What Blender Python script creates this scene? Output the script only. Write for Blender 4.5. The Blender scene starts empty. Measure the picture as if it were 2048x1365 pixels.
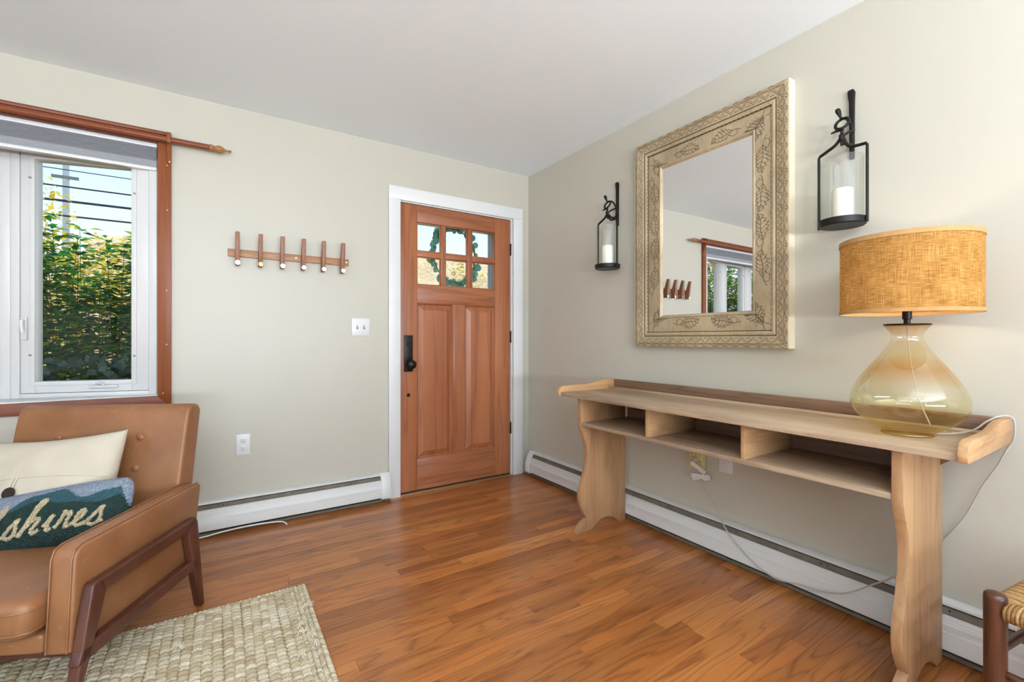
import bpy, bmesh, math, random
from mathutils import Vector, Matrix
random.seed(7)
R = math.radians
scn = bpy.context.scene
col = scn.collection

# ------------------------------------------------------------------ camera
CAM = (-2.137, -3.066, 1.088)
cam_d = bpy.data.cameras.new('camera'); cam = bpy.data.objects.new('camera', cam_d); col.objects.link(cam)
cam.location = CAM; cam.rotation_euler = (R(90), 0, R(-32.8))
cam_d.sensor_width = 36; cam_d.lens = 908/2048*36; cam_d.shift_y = -3.5/2048; cam_d.clip_start = .02
scn.camera = cam

# ------------------------------------------------------------------ world, sun, fill lights, exposure
scn.view_settings.view_transform = 'Standard'; scn.view_settings.look = 'None'
scn.view_settings.gamma = 1; scn.view_settings.use_curve_mapping = False
scn.view_settings.exposure = 0.06
SKY_STRENGTH = 1.5
wd = bpy.data.worlds.new('sky'); scn.world = wd; wd.use_nodes = True
wn = wd.node_tree.nodes; wl = wd.node_tree.links
wn.clear()
wo = wn.new('ShaderNodeOutputWorld'); wb = wn.new('ShaderNodeBackground'); wb.inputs[1].default_value = SKY_STRENGTH
wc = wn.new('ShaderNodeTexCoord'); wsep = wn.new('ShaderNodeSeparateXYZ'); wr = wn.new('ShaderNodeValToRGB')
wl.new(wc.outputs['Generated'], wsep.inputs[0]); wl.new(wsep.outputs[2], wr.inputs[0])
wr.color_ramp.elements[0].position = 0.0; wr.color_ramp.elements[0].color = (.86, .92, .97, 1)
wr.color_ramp.elements[1].position = .9; wr.color_ramp.elements[1].color = (.20, .42, .82, 1)
e_ = wr.color_ramp.elements.new(.32); e_.color = (.48, .69, .95, 1)
wl.new(wr.outputs[0], wb.inputs[0]); wl.new(wb.outputs[0], wo.inputs[0])

def lamp(kind, name, loc, rot, energy, color=(1, 1, 1), **kw):
    d = bpy.data.lights.new(name, kind); d.energy = energy; d.color = color
    for k, v in kw.items(): setattr(d, k, v)
    o = bpy.data.objects.new(name, d); col.objects.link(o); o.location = loc; o.rotation_euler = rot
    return o
lamp('SUN', 'sun', (0, 0, 12), Vector((-.30, -.33, -.895)).to_track_quat('-Z', 'Y').to_euler(), 4.0, (1, .93, .82), angle=R(1.2))
# unseen area lights added at the south and west windows to brighten the room
lamp('AREA', 'south_fill_light', (-2.0, -6.40, .98), (R(165), 0, 0), 450, (.86, .97, 1.09), shape='RECTANGLE', size=2.9, size_y=.9)
lamp('AREA', 'west_fill_light', (-5.42, -3.4, 1.1), (R(135), 0, R(-90)), 7, (.84, .97, 1.1), shape='RECTANGLE', size=2.4, size_y=1.0)

# ------------------------------------------------------------------ helpers
WM = {}
class MB:
    def __init__(s): s.v = []; s.f = []
    def add(s, vs, fs):
        o = len(s.v); s.v += [tuple(p) for p in vs]; s.f += [tuple(i+o for i in f) for f in fs]; return s
    def box(s, x0, x1, y0, y1, z0, z1):
        if x0 > x1: x0, x1 = x1, x0
        if y0 > y1: y0, y1 = y1, y0
        if z0 > z1: z0, z1 = z1, z0
        return s.add([(x0,y0,z0),(x1,y0,z0),(x1,y1,z0),(x0,y1,z0),(x0,y0,z1),(x1,y0,z1),(x1,y1,z1),(x0,y1,z1)],
                     [(0,3,2,1),(4,5,6,7),(0,1,5,4),(1,2,6,5),(2,3,7,6),(3,0,4,7)])
    def prism(s, poly, axis, a0, a1):
        n = len(poly); vs = []
        for a in (a0, a1):
            for (p, q) in poly:
                vs.append({'x': (a, p, q), 'y': (p, a, q), 'z': (p, q, a)}[axis])
        fs = [tuple(range(n))[::-1], tuple(range(n, 2*n))]
        for i in range(n): j = (i+1) % n; fs.append((i, j, n+j, n+i))
        return s.add(vs, fs)
    def tube(s, pts, r, n=8, caps=True, flat=1.0):
        pts = [Vector(p) for p in pts]; m = len(pts)
        rs = r if isinstance(r, (list, tuple)) else [r]*m
        vs = []; prev = None
        for i, p in enumerate(pts):
            t = (pts[min(i+1, m-1)] - pts[max(i-1, 0)])
            if t.length < 1e-9: t = Vector((0, 0, 1))
            t.normalize()
            if prev is None:
                a = Vector((0, 0, 1)) if abs(t.z) < .9 else Vector((1, 0, 0))
                u = a.cross(t).normalized()
            else:
                u = (prev - t*prev.dot(t)); u = u.normalized() if u.length > 1e-6 else Vector((1, 0, 0))
            prev = u; w = t.cross(u)
            for k in range(n):
                an = 2*math.pi*k/n
                vs.append(p + u*(math.cos(an)*rs[i]) + w*(math.sin(an)*rs[i]*flat))
        fs = []
        for i in range(m-1):
            for k in range(n):
                k2 = (k+1) % n; fs.append((i*n+k, i*n+k2, (i+1)*n+k2, (i+1)*n+k))
        if caps: fs += [tuple(range(n))[::-1], tuple(range((m-1)*n, m*n))]
        return s.add(vs, fs)
    def lathe(s, prof, c=(0, 0, 0), n=32, axis='z', sg=1, caps=True):
        vs = []; m = len(prof)
        for (r, h) in prof:
            for k in range(n):
                a = 2*math.pi*k/n; p, q = r*math.cos(a), r*math.sin(a)
                vs.append({'z': (c[0]+p, c[1]+q, c[2]+sg*h), 'y': (c[0]+p, c[1]+sg*h, c[2]+q), 'x': (c[0]+sg*h, c[1]+p, c[2]+q)}[axis])
        fs = []
        for i in range(m-1):
            for k in range(n): k2 = (k+1) % n; fs.append((i*n+k, i*n+k2, (i+1)*n+k2, (i+1)*n+k))
        if caps: fs += [tuple(range(n))[::-1], tuple(range((m-1)*n, m*n))]
        return s.add(vs, fs)
    def grid(s, fn, nu, nv):
        vs = [fn(i/nu, j/nv) for j in range(nv+1) for i in range(nu+1)]
        fs = [(j*(nu+1)+i, j*(nu+1)+i+1, (j+1)*(nu+1)+i+1, (j+1)*(nu+1)+i) for j in range(nv) for i in range(nu)]
        return s.add(vs, fs)
    def build(s, name, mat, parent=None, smooth=35, bevel=0, seg=2, local=False, recalc=True):
        me = bpy.data.meshes.new(name)
        vs = s.v
        if parent is not None and not local:
            inv = WM[parent].inverted(); vs = [tuple(inv @ Vector(p)) for p in vs]
        me.from_pydata(vs, [], s.f)
        if recalc or bevel:
            bm = bmesh.new(); bm.from_mesh(me)
            if recalc: bmesh.ops.recalc_face_normals(bm, faces=bm.faces)
            if bevel:
                ed = [e for e in bm.edges if len(e.link_faces) == 2 and e.calc_face_angle(0) > R(28)]
                bmesh.ops.bevel(bm, geom=ed, offset=bevel, segments=seg, profile=.5, affect='EDGES', clamp_overlap=True)
            bm.to_mesh(me); bm.free()
        if smooth:
            for p in me.polygons: p.use_smooth = True
            me.set_sharp_from_angle(angle=R(smooth))
        me.materials.append(mat)
        o = bpy.data.objects.new(name, me); col.objects.link(o)
        if parent is not None: o.parent = parent; WM[o] = WM[parent]
        else: WM[o] = Matrix.Identity(4)
        return o
def tag(o, label=None, cat=None, group=None, kind=None):
    if label: o['label'] = label
    if cat: o['category'] = cat
    if group: o['group'] = group
    if kind: o['kind'] = kind
    return o
def thing(name, loc, label=None, cat=None, group=None, kind=None, rz=0):
    o = bpy.data.objects.new(name, None); col.objects.link(o); o.empty_display_size = .05
    o.location = loc; o.rotation_euler = (0, 0, rz)
    WM[o] = Matrix.Translation(Vector(loc)) @ Matrix.Rotation(rz, 4, 'Z')
    return tag(o, label, cat, group, kind)
def dup(o, parent, loc=None):
    c = o.copy(); col.objects.link(c); c.parent = parent
    WM[c] = WM.get(parent, Matrix.Identity(4)) if parent else Matrix.Identity(4)
    if loc is not None: c.location = loc
    return c
def spline(pts, n=8, closed=False):
    P = [Vector(p) for p in pts]; out = []; m = len(P)
    for i in range(m if closed else m-1):
        if closed: p0, p1, p2, p3 = P[i-1], P[i], P[(i+1) % m], P[(i+2) % m]
        else: p0, p1, p2, p3 = P[max(i-1, 0)], P[i], P[i+1], P[min(i+2, m-1)]
        for k in range(n):
            t = k/n
            out.append(.5*((2*p1)+(p2-p0)*t+(2*p0-5*p1+4*p2-p3)*t*t+(3*p1-p0-3*p2+p3)*t**3))
    if not closed: out.append(P[-1])
    return out

# ------------------------------------------------------------------ materials
def lin(h):
    if isinstance(h, str): c = [int(h[i:i+2], 16)/255 for i in (0, 2, 4)]
    else: c = [x/255 for x in h]
    return tuple((x/12.92 if x <= .04045 else ((x+.055)/1.055)**2.4) for x in c) + (1,)
class N:
    def __init__(s, name):
        s.m = bpy.data.materials.new(name); s.m.use_nodes = True; s.t = s.m.node_tree; s.t.nodes.clear()
        s.out = s.n('ShaderNodeOutputMaterial')
    def n(s, t, **kw):
        x = s.t.nodes.new(t)
        for k, v in kw.items(): setattr(x, k, v)
        return x
    def l(s, a, b): s.t.links.new(a, b)
    def bsdf(s, base=None, rough=.5, spec=.5, metal=0, **kw):
        b = s.n('ShaderNodeBsdfPrincipled')
        if base is not None:
            if isinstance(base, tuple): b.inputs['Base Color'].default_value = base
            else: s.l(base, b.inputs['Base Color'])
        for k, v in (('Roughness', rough), ('Specular IOR Level', spec), ('Metallic', metal)):
            if isinstance(v, (int, float)): b.inputs[k].default_value = v
            else: s.l(v, b.inputs[k])
        for k, v in kw.items(): b.inputs[k.replace('_', ' ')].default_value = v
        s.l(b.outputs[0], s.out.inputs[0]); s.b = b; return b
    def coord(s, mode='P', rand=False):
        if mode == 'P': o = s.n('ShaderNodeNewGeometry').outputs['Position']
        else: o = s.n('ShaderNodeTexCoord').outputs['Object']
        if rand:
            oi = s.n('ShaderNodeObjectInfo'); mu = s.n('ShaderNodeVectorMath', operation='SCALE'); mu.inputs[0].default_value = (7.3, 13.7, 5.1)
            s.l(oi.outputs['Random'], mu.inputs['Scale']); ad = s.n('ShaderNodeVectorMath', operation='ADD')
            s.l(o, ad.inputs[0]); s.l(mu.outputs[0], ad.inputs[1]); o = ad.outputs[0]
        return o
    def sc(s, v, xyz):
        m = s.n('ShaderNodeVectorMath', operation='MULTIPLY'); m.inputs[1].default_value = xyz; s.l(v, m.inputs[0]); return m.outputs[0]
    def noise(s, v, scale=1, detail=3, rough=.5, dist=0):
        x = s.n('ShaderNodeTexNoise'); x.inputs['Scale'].default_value = scale; x.inputs['Detail'].default_value = detail
        x.inputs['Roughness'].default_value = rough; x.inputs['Distortion'].default_value = dist
        if v is not None: s.l(v, x.inputs['Vector'])
        return x.outputs['Fac']
    def ramp(s, f, stops):
        r = s.n('ShaderNodeValToRGB'); el = r.color_ramp.elements
        el[0].position, el[0].color = stops[0]; el[1].position, el[1].color = stops[-1]
        for p, c in stops[1:-1]: e = el.new(p); e.color = c
        s.l(f, r.inputs[0]); return r.outputs[0]
    def math(s, op, a, b=0.0, c=None):
        x = s.n('ShaderNodeMath', operation=op)
        for i, q in enumerate((a, b) if c is None else (a, b, c)):
            if isinstance(q, (int, float)): x.inputs[i].default_value = q
            else: s.l(q, x.inputs[i])
        return x.outputs[0]
    def mix(s, f, a, b, mode='MIX'):
        x = s.n('ShaderNodeMix', data_type='RGBA', blend_type=mode)
        for sock, q in ((x.inputs[0], f), (x.inputs[6], a), (x.inputs[7], b)):
            if isinstance(q, (int, float, tuple)): sock.default_value = q
            else: s.l(q, sock)
        return x.outputs[2]
    def bump(s, h, st=.2, dist=.002):
        x = s.n('ShaderNodeBump'); x.inputs['Strength'].default_value = st; x.inputs['Distance'].default_value = dist
        s.l(h, x.inputs['Height']); s.l(x.outputs[0], s.b.inputs['Normal'])
def schlick(m, f0=.04, gain=1.0, add=0.0, cap=1.0):
    # two-sided Fresnel for thin sheets of glass
    g = m.n('ShaderNodeNewGeometry'); d = m.n('ShaderNodeVectorMath', operation='DOT_PRODUCT')
    m.l(g.outputs['Normal'], d.inputs[0]); m.l(g.outputs['Incoming'], d.inputs[1])
    k = m.math('POWER', m.math('SUBTRACT', 1.0, m.math('ABSOLUTE', d.outputs['Value'])), 5.0)
    return m.math('MINIMUM', m.math('MULTIPLY_ADD', k, (1-f0)*gain, f0+add), cap)
def plain(name, c, rough=.5, spec=.5, metal=0, var=.06, vs=6, bmp=0, bs=60, mode='P', **kw):
    m = N(name); c = lin(c); v = m.coord(mode, mode == 'O')
    c2 = tuple(x*(1-var) for x in c[:3])+(1,); c1 = tuple(min(1, x*(1+var*.6)) for x in c[:3])+(1,)
    m.bsdf(m.ramp(m.noise(v, vs, 4), [(.3, c2), (.7, c1)]), rough, spec, metal, **kw)
    if bmp: m.bump(m.noise(v, bs, 4), bmp, .002)
    return m.m
def wood(name, light, mid, dark, axis='x', k=34, st=(1.3, 13), rough=.4, spec=.5, bmp=.15, contrast=.55, rand=True, tone=.25, pores=True, coat=0, mode='P', stain=0):
    m = N(name); v = m.coord(mode, rand)
    lo, hi = st
    def sv(a, b): return {'x': (a, b, b), 'y': (b, a, b), 'z': (b, b, a)}[axis]
    g = m.noise(m.sc(v, sv(lo, hi)), 1, 2, .45, .25)
    s_ = m.math('ABSOLUTE', m.math('SINE', m.math('MULTIPLY', g, k)))
    lines = m.math('POWER', m.math('SUBTRACT', 1.0, s_), 2.2)
    fine = m.noise(m.sc(v, sv(lo*5, hi*22)), 1, 4, .6)
    big = m.noise(m.sc(v, sv(lo*.6, hi*.35)), 1, 3, .5)
    base = m.ramp(big, [(.3, lin(mid)), (.7, lin(light))])
    f = m.math('MULTIPLY', lines, contrast)
    c = m.mix(f, base, lin(dark))
    if pores:
        pf = m.math('MULTIPLY', m.math('GREATER_THAN', fine, .6), .28); c = m.mix(pf, c, lin(dark))
    if stain:
        sn = m.noise(m.sc(v, sv(lo*1.8, hi*.55)), 1, 5, .65, .4)
        c = m.mix(m.ramp(sn, [(.50, (0, 0, 0, 1)), (.72, (stain,)*3+(1,))]), c, lin(dark))
    if rand:
        oi = m.n('ShaderNodeObjectInfo')
        tn = m.ramp(oi.outputs['Random'], [(0, (1-tone, 1-tone*1.1, 1-tone*1.15, 1)), (1, (1+tone*.55,)*3+(1,))])
        c = m.mix(1.0, c, tn, 'MULTIPLY')
    m.bsdf(c, rough, spec)
    if coat: m.b.inputs['Coat Weight'].default_value = coat; m.b.inputs['Coat Roughness'].default_value = .12
    m.bump(m.math('ADD', m.math('MULTIPLY', fine, .6), m.math('MULTIPLY', lines, -.4)), bmp, .001)
    return m.m
def pane_mat(name, tint=(.97, .985, .98, 1), refl=.06, rough=.0):
    m = N(name); t = m.n('ShaderNodeBsdfTransparent'); t.inputs[0].default_value = tint
    g = m.n('ShaderNodeBsdfGlossy'); g.inputs['Roughness'].default_value = rough
    mx = m.n('ShaderNodeMixShader'); m.l(schlick(m, refl*.5, .6), mx.inputs[0])
    m.l(t.outputs[0], mx.inputs[1]); m.l(g.outputs[0], mx.inputs[2]); m.l(mx.outputs[0], m.out.inputs[0]); return m.m
def leaf_mat(name, cols, trans=.45):
    m = N(name); g = m.n('ShaderNodeNewGeometry')
    stops = [(i/(len(cols)-1), lin(c)) for i, c in enumerate(cols)]
    c = m.ramp(g.outputs['Random Per Island'], stops)
    b = m.n('ShaderNodeBsdfPrincipled'); m.l(c, b.inputs['Base Color']); b.inputs['Roughness'].default_value = .5
    t = m.n('ShaderNodeBsdfTranslucent'); m.l(c, t.inputs[0])
    mx = m.n('ShaderNodeMixShader'); mx.inputs[0].default_value = trans
    m.l(b.outputs[0], mx.inputs[1]); m.l(t.outputs[0], mx.inputs[2]); m.l(mx.outputs[0], m.out.inputs[0]); return m.m

M_wall = plain('sage_wall_paint', (193, 189, 175), .38, .5, var=.02, vs=1.2, bmp=.06, bs=140)
M_ceil = plain('ceiling_paint', (241, 249, 254), .7, .3, var=.01, vs=1)
M_white = plain('white_trim_paint', (222, 222, 221), .35, .5, var=.015, vs=4)
M_vinyl = plain('white_vinyl', (216, 216, 216), .3, .5, var=.015, vs=4)
M_heat = plain('white_enamel', (218, 217, 214), .35, .5, var=.02, vs=6)
M_slot = plain('dark_slot', (112, 104, 92), .6, .3, var=.2, vs=20)
M_black = plain('blackened_iron', (34, 31, 30), .45, .5, .6, var=.25, vs=40, bmp=.25, bs=90)
M_dark = plain('soft_black', (20, 19, 18), .6, .3)
M_floor = wood('oak_floor', (190, 124, 66), (164, 96, 46), (96, 46, 20), 'x', 36, (.9, 10), .3, .5, .08, .55, True, .30, coat=.15)
M_door = wood('fir_door', (172, 110, 74), (148, 86, 54), (104, 54, 32), 'z', 14, (.7, 14), .34, .45, .06, .45, True, .09)
M_doorx = wood('fir_door_rail', (172, 110, 74), (148, 86, 54), (104, 54, 32), 'x', 14, (.7, 14), .34, .45, .06, .45, True, .09)
M_redwoodx = wood('stained_trim_long', (138, 74, 44), (120, 60, 36), (84, 38, 22), 'x', 14, (.7, 18), .36, .3, .05, .3, True, .06)
M_redwoodz = wood('stained_trim_tall', (152, 88, 48), (128, 68, 36), (92, 46, 24), 'z', 14, (.7, 18), .36, .3, .05, .3, True, .06)
M_finial = wood('finial_wood', (190, 140, 84), (170, 118, 66), (120, 78, 42), 'x', 10, (2, 30), .4)
M_rack = wood('rack_oak', (190, 148, 108), (164, 120, 82), (112, 76, 50), 'x', 30, (2, 40), .5, bmp=.1)
M_peg = wood('rack_peg', (172, 116, 84), (146, 94, 66), (100, 60, 42), 'z', 20, (2, 40), .45, bmp=.1, tone=.15)
M_tabx = wood('weathered_pine_long', (194, 170, 142), (170, 144, 116), (120, 94, 74), 'y', 22, (.8, 15), .5, .4, .15, .32, True, .08, stain=.75)
M_taby = wood('weathered_pine_short', (204, 164, 118), (184, 140, 98), (140, 98, 66), 'x', 18, (1.2, 18), .5, .4, .12, .3, True, .08, stain=.75)
M_tabz = wood('weathered_pine_leg', (196, 156, 112), (172, 130, 92), (128, 90, 62), 'z', 20, (.9, 17), .5, .4, .15, .3, True, .1, stain=.75)
M_tabd = wood('weathered_pine_rail', (146, 112, 90), (122, 92, 72), (84, 60, 46), 'y', 30, (.9, 22), .5, .4, .15, .5, True, .06)
M_walnut = wood('walnut', (98, 58, 44), (78, 42, 32), (48, 24, 18), 'z', 12, (2, 26), .3, .5, .06, .3, True, .08)
M_stoolw = wood('stool_wood', (108, 64, 40), (78, 43, 26), (26, 14, 9), 'z', 14, (2, 22), .32, .5, .15, .8, True, .12, stain=.9)
M_brass = plain('pale_metal', (232, 226, 212), .28, .5, .85, var=.05, vs=30)
M_brass2 = plain('aged_metal', (168, 146, 104), .38, .5, .8, var=.15, vs=60)
M_bronze = plain('dark_bronze', (40, 36, 33), .36, .5, .7, var=.2, vs=30)
M_pane = pane_mat('window_glass', refl=.014)
M_clear = pane_mat('hurricane_glass', (.97, .975, .965, 1), .07)
M_candle = plain('ivory_wax', (244, 238, 222), .5, .4, var=.02, vs=10, Subsurface_Weight=.15)
M_plate = plain('switch_plastic', (222, 222, 222), .3, .5, var=.01)
M_cream = plain('cream_plastic', (214, 196, 140), .4, .5, var=.03)
M_cord = plain('clear_grey_cord', (190, 180, 168), .35, .5, var=.06, vs=30)
M_cable = plain('white_cable', (228, 226, 220), .4, .5, var=.04)
M_shade = plain('grey_shade_cloth', (150, 152, 158), .8, .2, var=.05, vs=80)
M_mirror = N('silvered_glass'); M_mirror.bsdf((.93, .94, .94, 1), .0, .5, 1.0); M_mirror = M_mirror.m
def leather():
    m = N('tan_leather'); v = m.coord('P')
    a = m.noise(v, 5, 4, .6); b = m.noise(v, 34, 5, .7, .6)
    c = m.ramp(a, [(.3, lin((132, 86, 52))), (.7, lin((158, 108, 72)))])
    c = m.mix(m.math('MULTIPLY', m.math('GREATER_THAN', b, .64), .22), c, lin((196, 150, 112)))
    m.bsdf(c, m.math('MULTIPLY_ADD', a, .2, .3), .5)
    vo = m.n('ShaderNodeTexVoronoi'); vo.inputs['Scale'].default_value = 420; m.l(v, vo.inputs['Vector'])
    m.bump(vo.outputs['Distance'], .12, .001); return m.m
M_leather = leather()

# ------------------------------------------------------------------ room shell
XW, YS, H = -5.3, -6.3, 2.425
# floor : sub-floor with every strip in view its own plank
fl = MB().box(XW-.15, .15, YS-.15, .15, -.1, -.012).build('floor', plain('subfloor', (48, 26, 15), .9, .1)); tag(fl, kind='structure')
PW = .0572
unit = MB().box(0, 1, 0, PW-.0006, -.012, 0)
unit_me = None
F_ = (math.sin(R(32.8)), math.cos(R(32.8))); R_ = (F_[1], -F_[0])
def project(x, y, z):
    v = (x-CAM[0], y-CAM[1], z-CAM[2]); d = v[0]*F_[0]+v[1]*F_[1]; r = v[0]*R_[0]+v[1]*R_[1]
    return None if d < .2 else (1024+908*r/d, 679-908*v[2]/d)
rest = MB(); planks = []
y = 0.0; rng = random.Random(11)
while y > YS:
    x = XW + rng.uniform(-.6, 0)
    while x < 0:
        L = rng.choice([.32, .45, .6, .8, 1.0, 1.25]) * rng.uniform(.9, 1.1)
        x0, x1 = max(x, XW), min(x+L, 0); x += L
        if x1 - x0 < .02: continue
        vis = False
        for i in range(9):
            for yy in (y, y-PW):
                p = project(x0+(x1-x0)*i/8, yy, 0)
                if p and -4 < p[0] < 2052 and p[1] < 1372: vis = True
        if vis and y > -2.9 and not (x1 < -1.83 and y < -1.0): planks.append((x0, x1, y-PW))
        else: rest.box(x0+.0004, x1-.0004, y-PW+.0003, y-.0003, -.012, 0)
    y -= PW
for i, (x0, x1, yy) in enumerate(planks):
    if unit_me is None:
        o = unit.build('plank', M_floor, fl, smooth=0, bevel=.0004, seg=1); unit_me = o.data
    else:
        o = bpy.data.objects.new('plank', unit_me); col.objects.link(o); o.parent = fl
    o.location = (x0+.0004, yy+.0003, 0); o.scale = (x1-x0-.0008, 1, 1)
tag(rest.build('planking', M_floor, fl, smooth=0, recalc=False), kind='stuff')

tag(MB().box(XW-.15, .15, YS-.15, .15, H, H+.2).build('ceiling', M_ceil, smooth=0), kind='structure')
WX0, WX1, WZ0, WZ1 = -4.83, -2.413, .786, 2.135     # bow window opening
DX0, DX1, DZ1 = -1.095, -.158, 2.058                # door opening
T = .14
m = MB()
m.box(XW-.15, WX0, 0, T, 0, H); m.box(WX0, WX1, 0, T, 0, WZ0); m.box(WX0, WX1, 0, T, WZ1, H)
m.box(WX1, DX0, 0, T, 0, H); m.box(DX0, DX1, 0, T, DZ1, H); m.box(DX1, .15, 0, T, 0, H)
tag(m.build('wall_north', M_wall, smooth=0), kind='structure')
tag(MB().box(0, .15, YS-.15, 0, 0, H).build('wall_east', M_wall, smooth=0), kind='structure')
m = MB(); a0, a1, b0, b1 = -3.5, -.5, .55, 2.3
m.box(XW-.15, a0, YS-.15, YS, 0, H); m.box(a1, 0, YS-.15, YS, 0, H); m.box(a0, a1, YS-.15, YS, 0, b0); m.box(a0, a1, YS-.15, YS, b1, H)
tag(m.build('wall_south', M_wall, smooth=0), kind='structure')
m = MB(); c0, c1 = -4.65, -2.15
m.box(XW-.15, XW, YS-.15, c0, 0, H); m.box(XW-.15, XW, c1, 0, 0, H); m.box(XW-.15, XW, c0, c1, 0, .6); m.box(XW-.15, XW, c0, c1, 2.3, H)
tag(m.build('wall_west', M_wall, smooth=0), kind='structure')
# plain windows added behind the camera, unseen, to let light in
w2 = tag(thing('added_window_2', (-2.0, YS, .55)), kind='structure')
for x0, x1 in ((-3.5, -3.44), (-2.03, -1.97), (-.56, -.5)): MB().box(x0, x1, YS-.1, YS-.03, .55, 2.3).build('frame_post', M_vinyl, w2, bevel=.004)
for z0, z1 in ((.55, .61), (2.24, 2.3)): MB().box(-3.44, -.56, YS-.1, YS-.03, z0, z1).build('frame_rail', M_vinyl, w2, bevel=.004)
w3 = tag(thing('added_window_3', (XW, -3.4, .6)), kind='structure')
for y0, y1 in ((-4.65, -4.59), (-3.43, -3.37), (-2.21, -2.15)): MB().box(XW-.1, XW-.03, y0, y1, .6, 2.3).build('frame_post', M_vinyl, w3, bevel=.004)
for z0, z1 in ((.6, .66), (2.24, 2.3)): MB().box(XW-.1, XW-.03, -4.59, -2.21, z0, z1).build('frame_rail', M_vinyl, w3, bevel=.004)

# ------------------------------------------------------------------ bow window
win = tag(thing('window_1', (-3.6, 0, WZ0)), kind='structure')
CT = .058
# mitred stained casing
def mitre(x0, x1, z0, z1, side):
    t = CT
    return {'top': [(x0, z1), (x1, z1), (x1-t, z1-t*1.1), (x0+t, z1-t*1.1)], 'bottom': [(x0, z0), (x1, z0), (x1-t, z0+t), (x0+t, z0+t)],
            'left': [(x0, z0), (x0+t, z0+t), (x0+t, z1-t*1.1), (x0, z1)], 'right': [(x1, z0), (x1-t, z0+t), (x1-t, z1-t*1.1), (x1, z1)]}[side]
ox0, ox1, oz0, oz1 = WX0-CT, WX1+CT, WZ0-CT, WZ1+CT*1.1
for sd in ('top', 'bottom', 'left', 'right'):
    MB().prism(mitre(ox0, ox1, oz0, oz1, sd), 'y', -.02, .0).build('casing_board', M_redwoodx if sd in ('top', 'bottom') else M_redwoodz, win, bevel=.003)
MB().prism([(-.02, oz1), (-.032, oz1-.006), (-.03, oz1-.02), (-.02, oz1-.026)], 'x', ox0, ox1).build('casing_cap', M_redwoodx, win, bevel=.002)
for (x, z) in ((-2.375, 1.35), (-2.372, 1.78), (-2.373, 2.02), (-2.39, .80), (-2.60, 2.18), (-2.9, 2.185), (-2.45, 2.17), (-2.8, .745), (-2.375, 1.06)):
    MB().lathe([(.0035, 0), (.0035, .0012)], (x, -.02, z), 8, 'y', -1).build('nail_filler', plain('putty', (214, 178, 140), .6) if 'putty' not in bpy.data.materials else bpy.data.materials['putty'], win)
PL = .609; pos = Vector((-2.42, .012, 0)); panels = []
for ang in (15, 5, -5, -15):
    u = Vector((-math.cos(R(ang)), math.sin(R(ang)), 0)); n_ = Vector((math.sin(R(ang)), math.cos(R(ang)), 0))
    panels.append((pos.copy(), u, n_)); pos = pos + u*PL
bow_end = pos
def pbox(b, pn, s0, s1, d0, d1, z0, z1):
    p, u, n_ = pn; vs = []
    for z in (z0, z1):
        for (s, d) in ((s0, d0), (s1, d0), (s1, d1), (s0, d1)):
            q = p+u*s+n_*d; vs.append((q.x, q.y, z))
    return b.add(vs, [(0,3,2,1),(4,5,6,7),(0,1,5,4),(1,2,6,5),(2,3,7,6),(3,0,4,7)])
ZB, ZT = .792, 2.06
for i, pn in enumerate(panels):
    b = MB(); pbox(b, pn, .0, .036, 0, .09, ZB, ZT); pbox(b, pn, .574, .609, 0, .09, ZB, ZT); pbox(b, pn, .036, .574, 0, .09, ZB, ZB+.022); pbox(b, pn, .036, .574, 0, .09, ZT-.022, ZT)
    fr = b.build('window_frame', M_vinyl, win, bevel=.002)
    b = MB(); s0, s1, z0, z1 = .038, .572, ZB+.024, ZT-.024
    a0_, a1_, y0_, y1_ = .113, .515, .874, 1.996
    pbox(b, pn, s0, a0_, .006, .066, z0, z1); pbox(b, pn, a1_, s1, .006, .066, z0, z1); pbox(b, pn, a0_, a1_, .006, .066, z0, y0_); pbox(b, pn, a0_, a1_, .006, .066, y1_, z1)
    sash = b.build('sash', M_vinyl, win, bevel=.003)
    b = MB()
    for q in ((a0_-.022, a0_, y0_-.022, y1_+.022), (a1_, a1_+.022, y0_-.022, y1_+.022), (a0_, a1_, y0_-.022, y0_), (a0_, a1_, y1_, y1_+.022)): pbox(b, pn, q[0], q[1], .001, .007, q[2], q[3])
    b.build('glazing_bead', M_vinyl, sash, bevel=.0015)
    b = MB(); pbox(b, pn, a0_, a1_, .034, .037, y0_, y1_); b.build('pane', M_pane, sash, smooth=0)
    # crank handle
    b = MB(); p, u, n_ = pn
    def W(s, d, z): q = p+u*s+n_*d; return (q.x, q.y, z)
    pbox(b, pn, .168, .292, -.012, .006, .836, .850); cr = b.build('crank_housing', M_vinyl, win, bevel=.004)
    b = MB(); b.tube([W(.225, -.012, .85), W(.232, -.02, .862), W(.245, -.024, .866), W(.262, -.024, .856)], [.007, .006, .006, .005], 8); b.build('crank_knob', M_vinyl, cr)
    b = MB(); pbox(b, pn, .542, .566, -.008, .008, 1.085, 1.20); lk = b.build('lock_plate', M_vinyl, win, bevel=.004)
    b = MB(); b.tube([W(.553, -.008, 1.185), W(.553, -.022, 1.18), W(.551, -.026, 1.15), W(.549, -.022, 1.12)], [.007, .008, .008, .006], 8); b.build('lock_lever', M_vinyl, lk)
    for (s, z) in ((.531, 1.898), (.531, 1.008), (.098, 1.86), (.098, 1.0)):
        b = MB(); b.tube([W(s, .002, z), W(s, -.006, z)], .005, 8); b.build('screen_clip', plain('clip_metal', (150, 148, 146), .4, .5, .4) if 'clip_metal' not in bpy.data.materials else bpy.data.materials['clip_metal'], sash)
poly = [(WX1, 0)] + [(p.x+n_.x*.05, p.y+n_.y*.05) for (p, u, n_) in panels] + [(bow_end.x, bow_end.y+.06), (WX0, 0)]
MB().prism(poly, 'z', .766, ZB).build('sill_board', M_vinyl, win, bevel=.003)
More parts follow.
